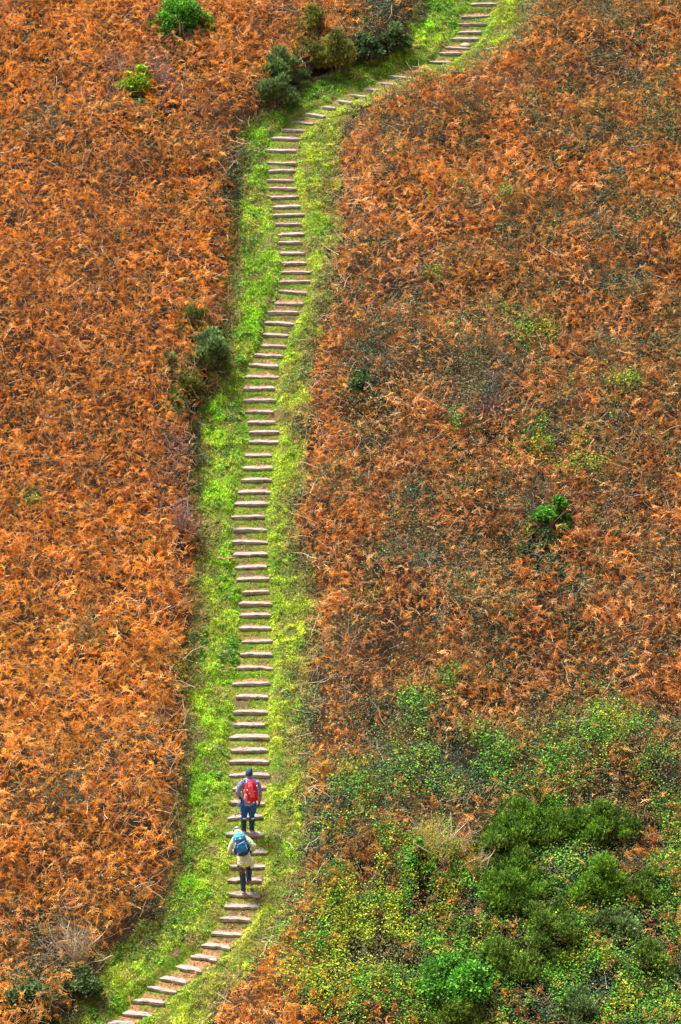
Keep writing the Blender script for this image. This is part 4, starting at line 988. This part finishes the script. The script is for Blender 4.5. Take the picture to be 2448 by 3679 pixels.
b = Body(); b.loft([(.09, .12, .92, .10, .12), (.095, .17, .80, .088, .10), (.11, .26, .68, .080, .088), (.125, .30, .59, .074, .08), (.13, .24, .50, .068, .072)])
b.build('trouser_leg', M_TRO2D, body2, .009, 2, .022, .04)
b = Body(); b.loft([(-.018, .075, .50, .074, .082), (-.008, .05, .38, .075, .082), (-.002, .03, .24, .066, .072), (-.002, .015, .13, .062, .07), (0, .02, .09, .062, .08)]); b.build('gaiter', M_GAIT, body2, .009, 2, .018, .05)
b = Body(); b.loft([(.125, .30, .60, .076, .082), (.13, .25, .50, .076, .08), (.135, .17, .38, .068, .074), (.14, .115, .29, .06, .068)]); b.build('gaiter', M_GAIT, body2, .009, 2, .018, .05)
def boot(parent, heel, toe, up, flip=False):
    heel, toe, up = Vector(heel), Vector(toe), Vector(up).normalized(); d = toe-heel; b = Body()
    P = []
    for t, w_, h_, e in ((0, .036, .034, .045), (.18, .046, .046, .052), (.45, .048, .042, .048), (.75, .047, .032, .036), (1, .034, .022, .028)):
        q = heel+d*t+up*e; P.append((*q, w_, h_))
    b.loft(P, 14); o = b.build('boot', M_BOOT, parent, .008, 2)
    c = Body(); P = []
    for t, w_ in ((-.05, .030), (.05, .044), (.4, .045), (.8, .049), (1.05, .030)):
        q = heel+d*t+up*.010; P.append((*q, w_, .016))
    c.loft(P, 14); c.build('sole', M_DSOLE if flip else M_SOLE, o, .006, 1)
boot(body2, (-.005, -.075, .0), (.0, .18, .0), (0, 0, 1))
boot(body2, (.135, .045, .275), (.165, .235, .105), (0, .67, .75), True)
b = Body(); hand(b, (.21, .42, .965), (-.35, .6, -.6), (-.6, -.3, -.2), .005, .9, -1); b.build('glove', M_BLACK, body2, .006, 1)

P2 = empty('backpack', H2+Vector((.012, .04, 1.045))); P2.rotation_euler = (R(-21), R(-13), R(4))
tag(P2, 'blue hiking backpack with teal lid and pale zips on the lower hiker', 'backpack', 'backpacks worn by the hikers')
pack_body([(.0, .60, .13), (.03, .86, .20), (.10, .96, .225), (.20, 1.0, .23), (.32, .96, .22), (.40, .86, .20), (.44, .6, .15)], .36, 1).build('main_bag', M_BLUE, P2, .009, 3, .014, .07)
b = Body(); b.loft([(0, -.10, -.02, .115, .07), (0, -.115, .03, .155, .105), (0, -.12, .075, .165, .115)], 22); b.build('pack_base', M_NAVY, P2, .009, 3, .012, .05)
b = Body(); b.loft([(0, -.115, .375, .150, .118), (0, -.11, .43, .158, .120), (0, -.095, .485, .135, .10), (0, -.08, .51, .09, .07)], 22); lid = b.build('lid', M_TEAL, P2, .009, 3, .02, .05)
b = Body(); b.loft([(.035, -.215, .06, .085, .022), (.035, -.228, .16, .098, .026), (.035, -.222, .27, .098, .022)], 16); fp = b.build('front_pocket', M_BLUE, P2, .008, 2, .010, .04)
box_part('zip', M_WHITE, fp, (.205, .012, .014), (.02, -.250, .285), (0, R(-14), 0))
box_part('zip', M_WHITE, fp, (.010, .012, .13), (.125, -.240, .17), (0, R(-8), 0))
for q, sz in (((-.095, -.225, .40), (.045, .02, .022)), ((.02, -.228, .395), (.062, .02, .036)), ((.085, -.19, .455), (.05, .02, .014)), ((-.12, -.205, .30), (.034, .02, .052)), ((-.09, -.225, .215), (.026, .02, .02)), ((-.155, -.17, .24), (.022, .03, .11)), ((-.12, -.19, .045), (.03, .02, .03)), ((-.06, -.215, .06), (.02, .02, .018))):
    box_part('buckle', M_WHITE, P2, sz, q, (0, R(random.uniform(-25, 25)), 0))
for sx in (-1, 1):
    b = Body(); b.loft([(sx*.16, -.12, .05, .03, .06), (sx*.175, -.12, .12, .035, .07), (sx*.165, -.12, .22, .022, .06)]); b.build('side_pocket', M_NAVY, P2, .008, 2, .014, .04)
    b = Body(); b.loft([(sx*.10, -.02, .42, .016, .010), (sx*.095, .05, .46, .018, .010), (sx*.11, .23, .36, .018, .010), (sx*.13, .26, .20, .014, .008)], 8); b.build('shoulder_strap', M_BLUE, P2, 0)
b = Body(); b.loft([(.105, -.015, -.03, .006, .006), (.03, -.015, -.03, .006, .006)], 8)
PB = tag(empty('hanging_bag', H2+Vector((.23, .16, .70))), 'pale grey corner of a bag hanging in front of the lower hiker\'s right thigh', 'bag'); PB.rotation_euler = (0, R(28), 0)
Body().loft([(0, 0, -.09, .03, .025), (0, 0, -.04, .045, .03), (0, 0, .05, .035, .028), (0, 0, .12, .012, .012)]).build('bag_body', M_GREY, PB, .007, 2, .012, .03)
b = Body(); b.loft([(0, 0, .11, .006, .006), (-.05, .05, .20, .006, .006), (-.10, .08, .28, .006, .006)], 8); b.build('cord', M_GREY, PB, 0)
st_ = Vector(H2)+Vector((-.40, .42, .86))
v, f = tube_mesh([st_+Vector((.03, .0, .02)), st_+Vector((-.10, .12, -.12)), st_+Vector((-.27, .28, -.24))], [.010, .009, .008], 8, .1, 2)
me = bpy.data.meshes.new('walking_stick'); me.from_pydata([tuple(Vector(q)-st_) for q in v], [], f)
o = link('walking_stick', me, M_DEADWOOD); o.location = st_; tag(o, 'thin brown walking stick held out in the left hand of the lower hiker', 'stick')
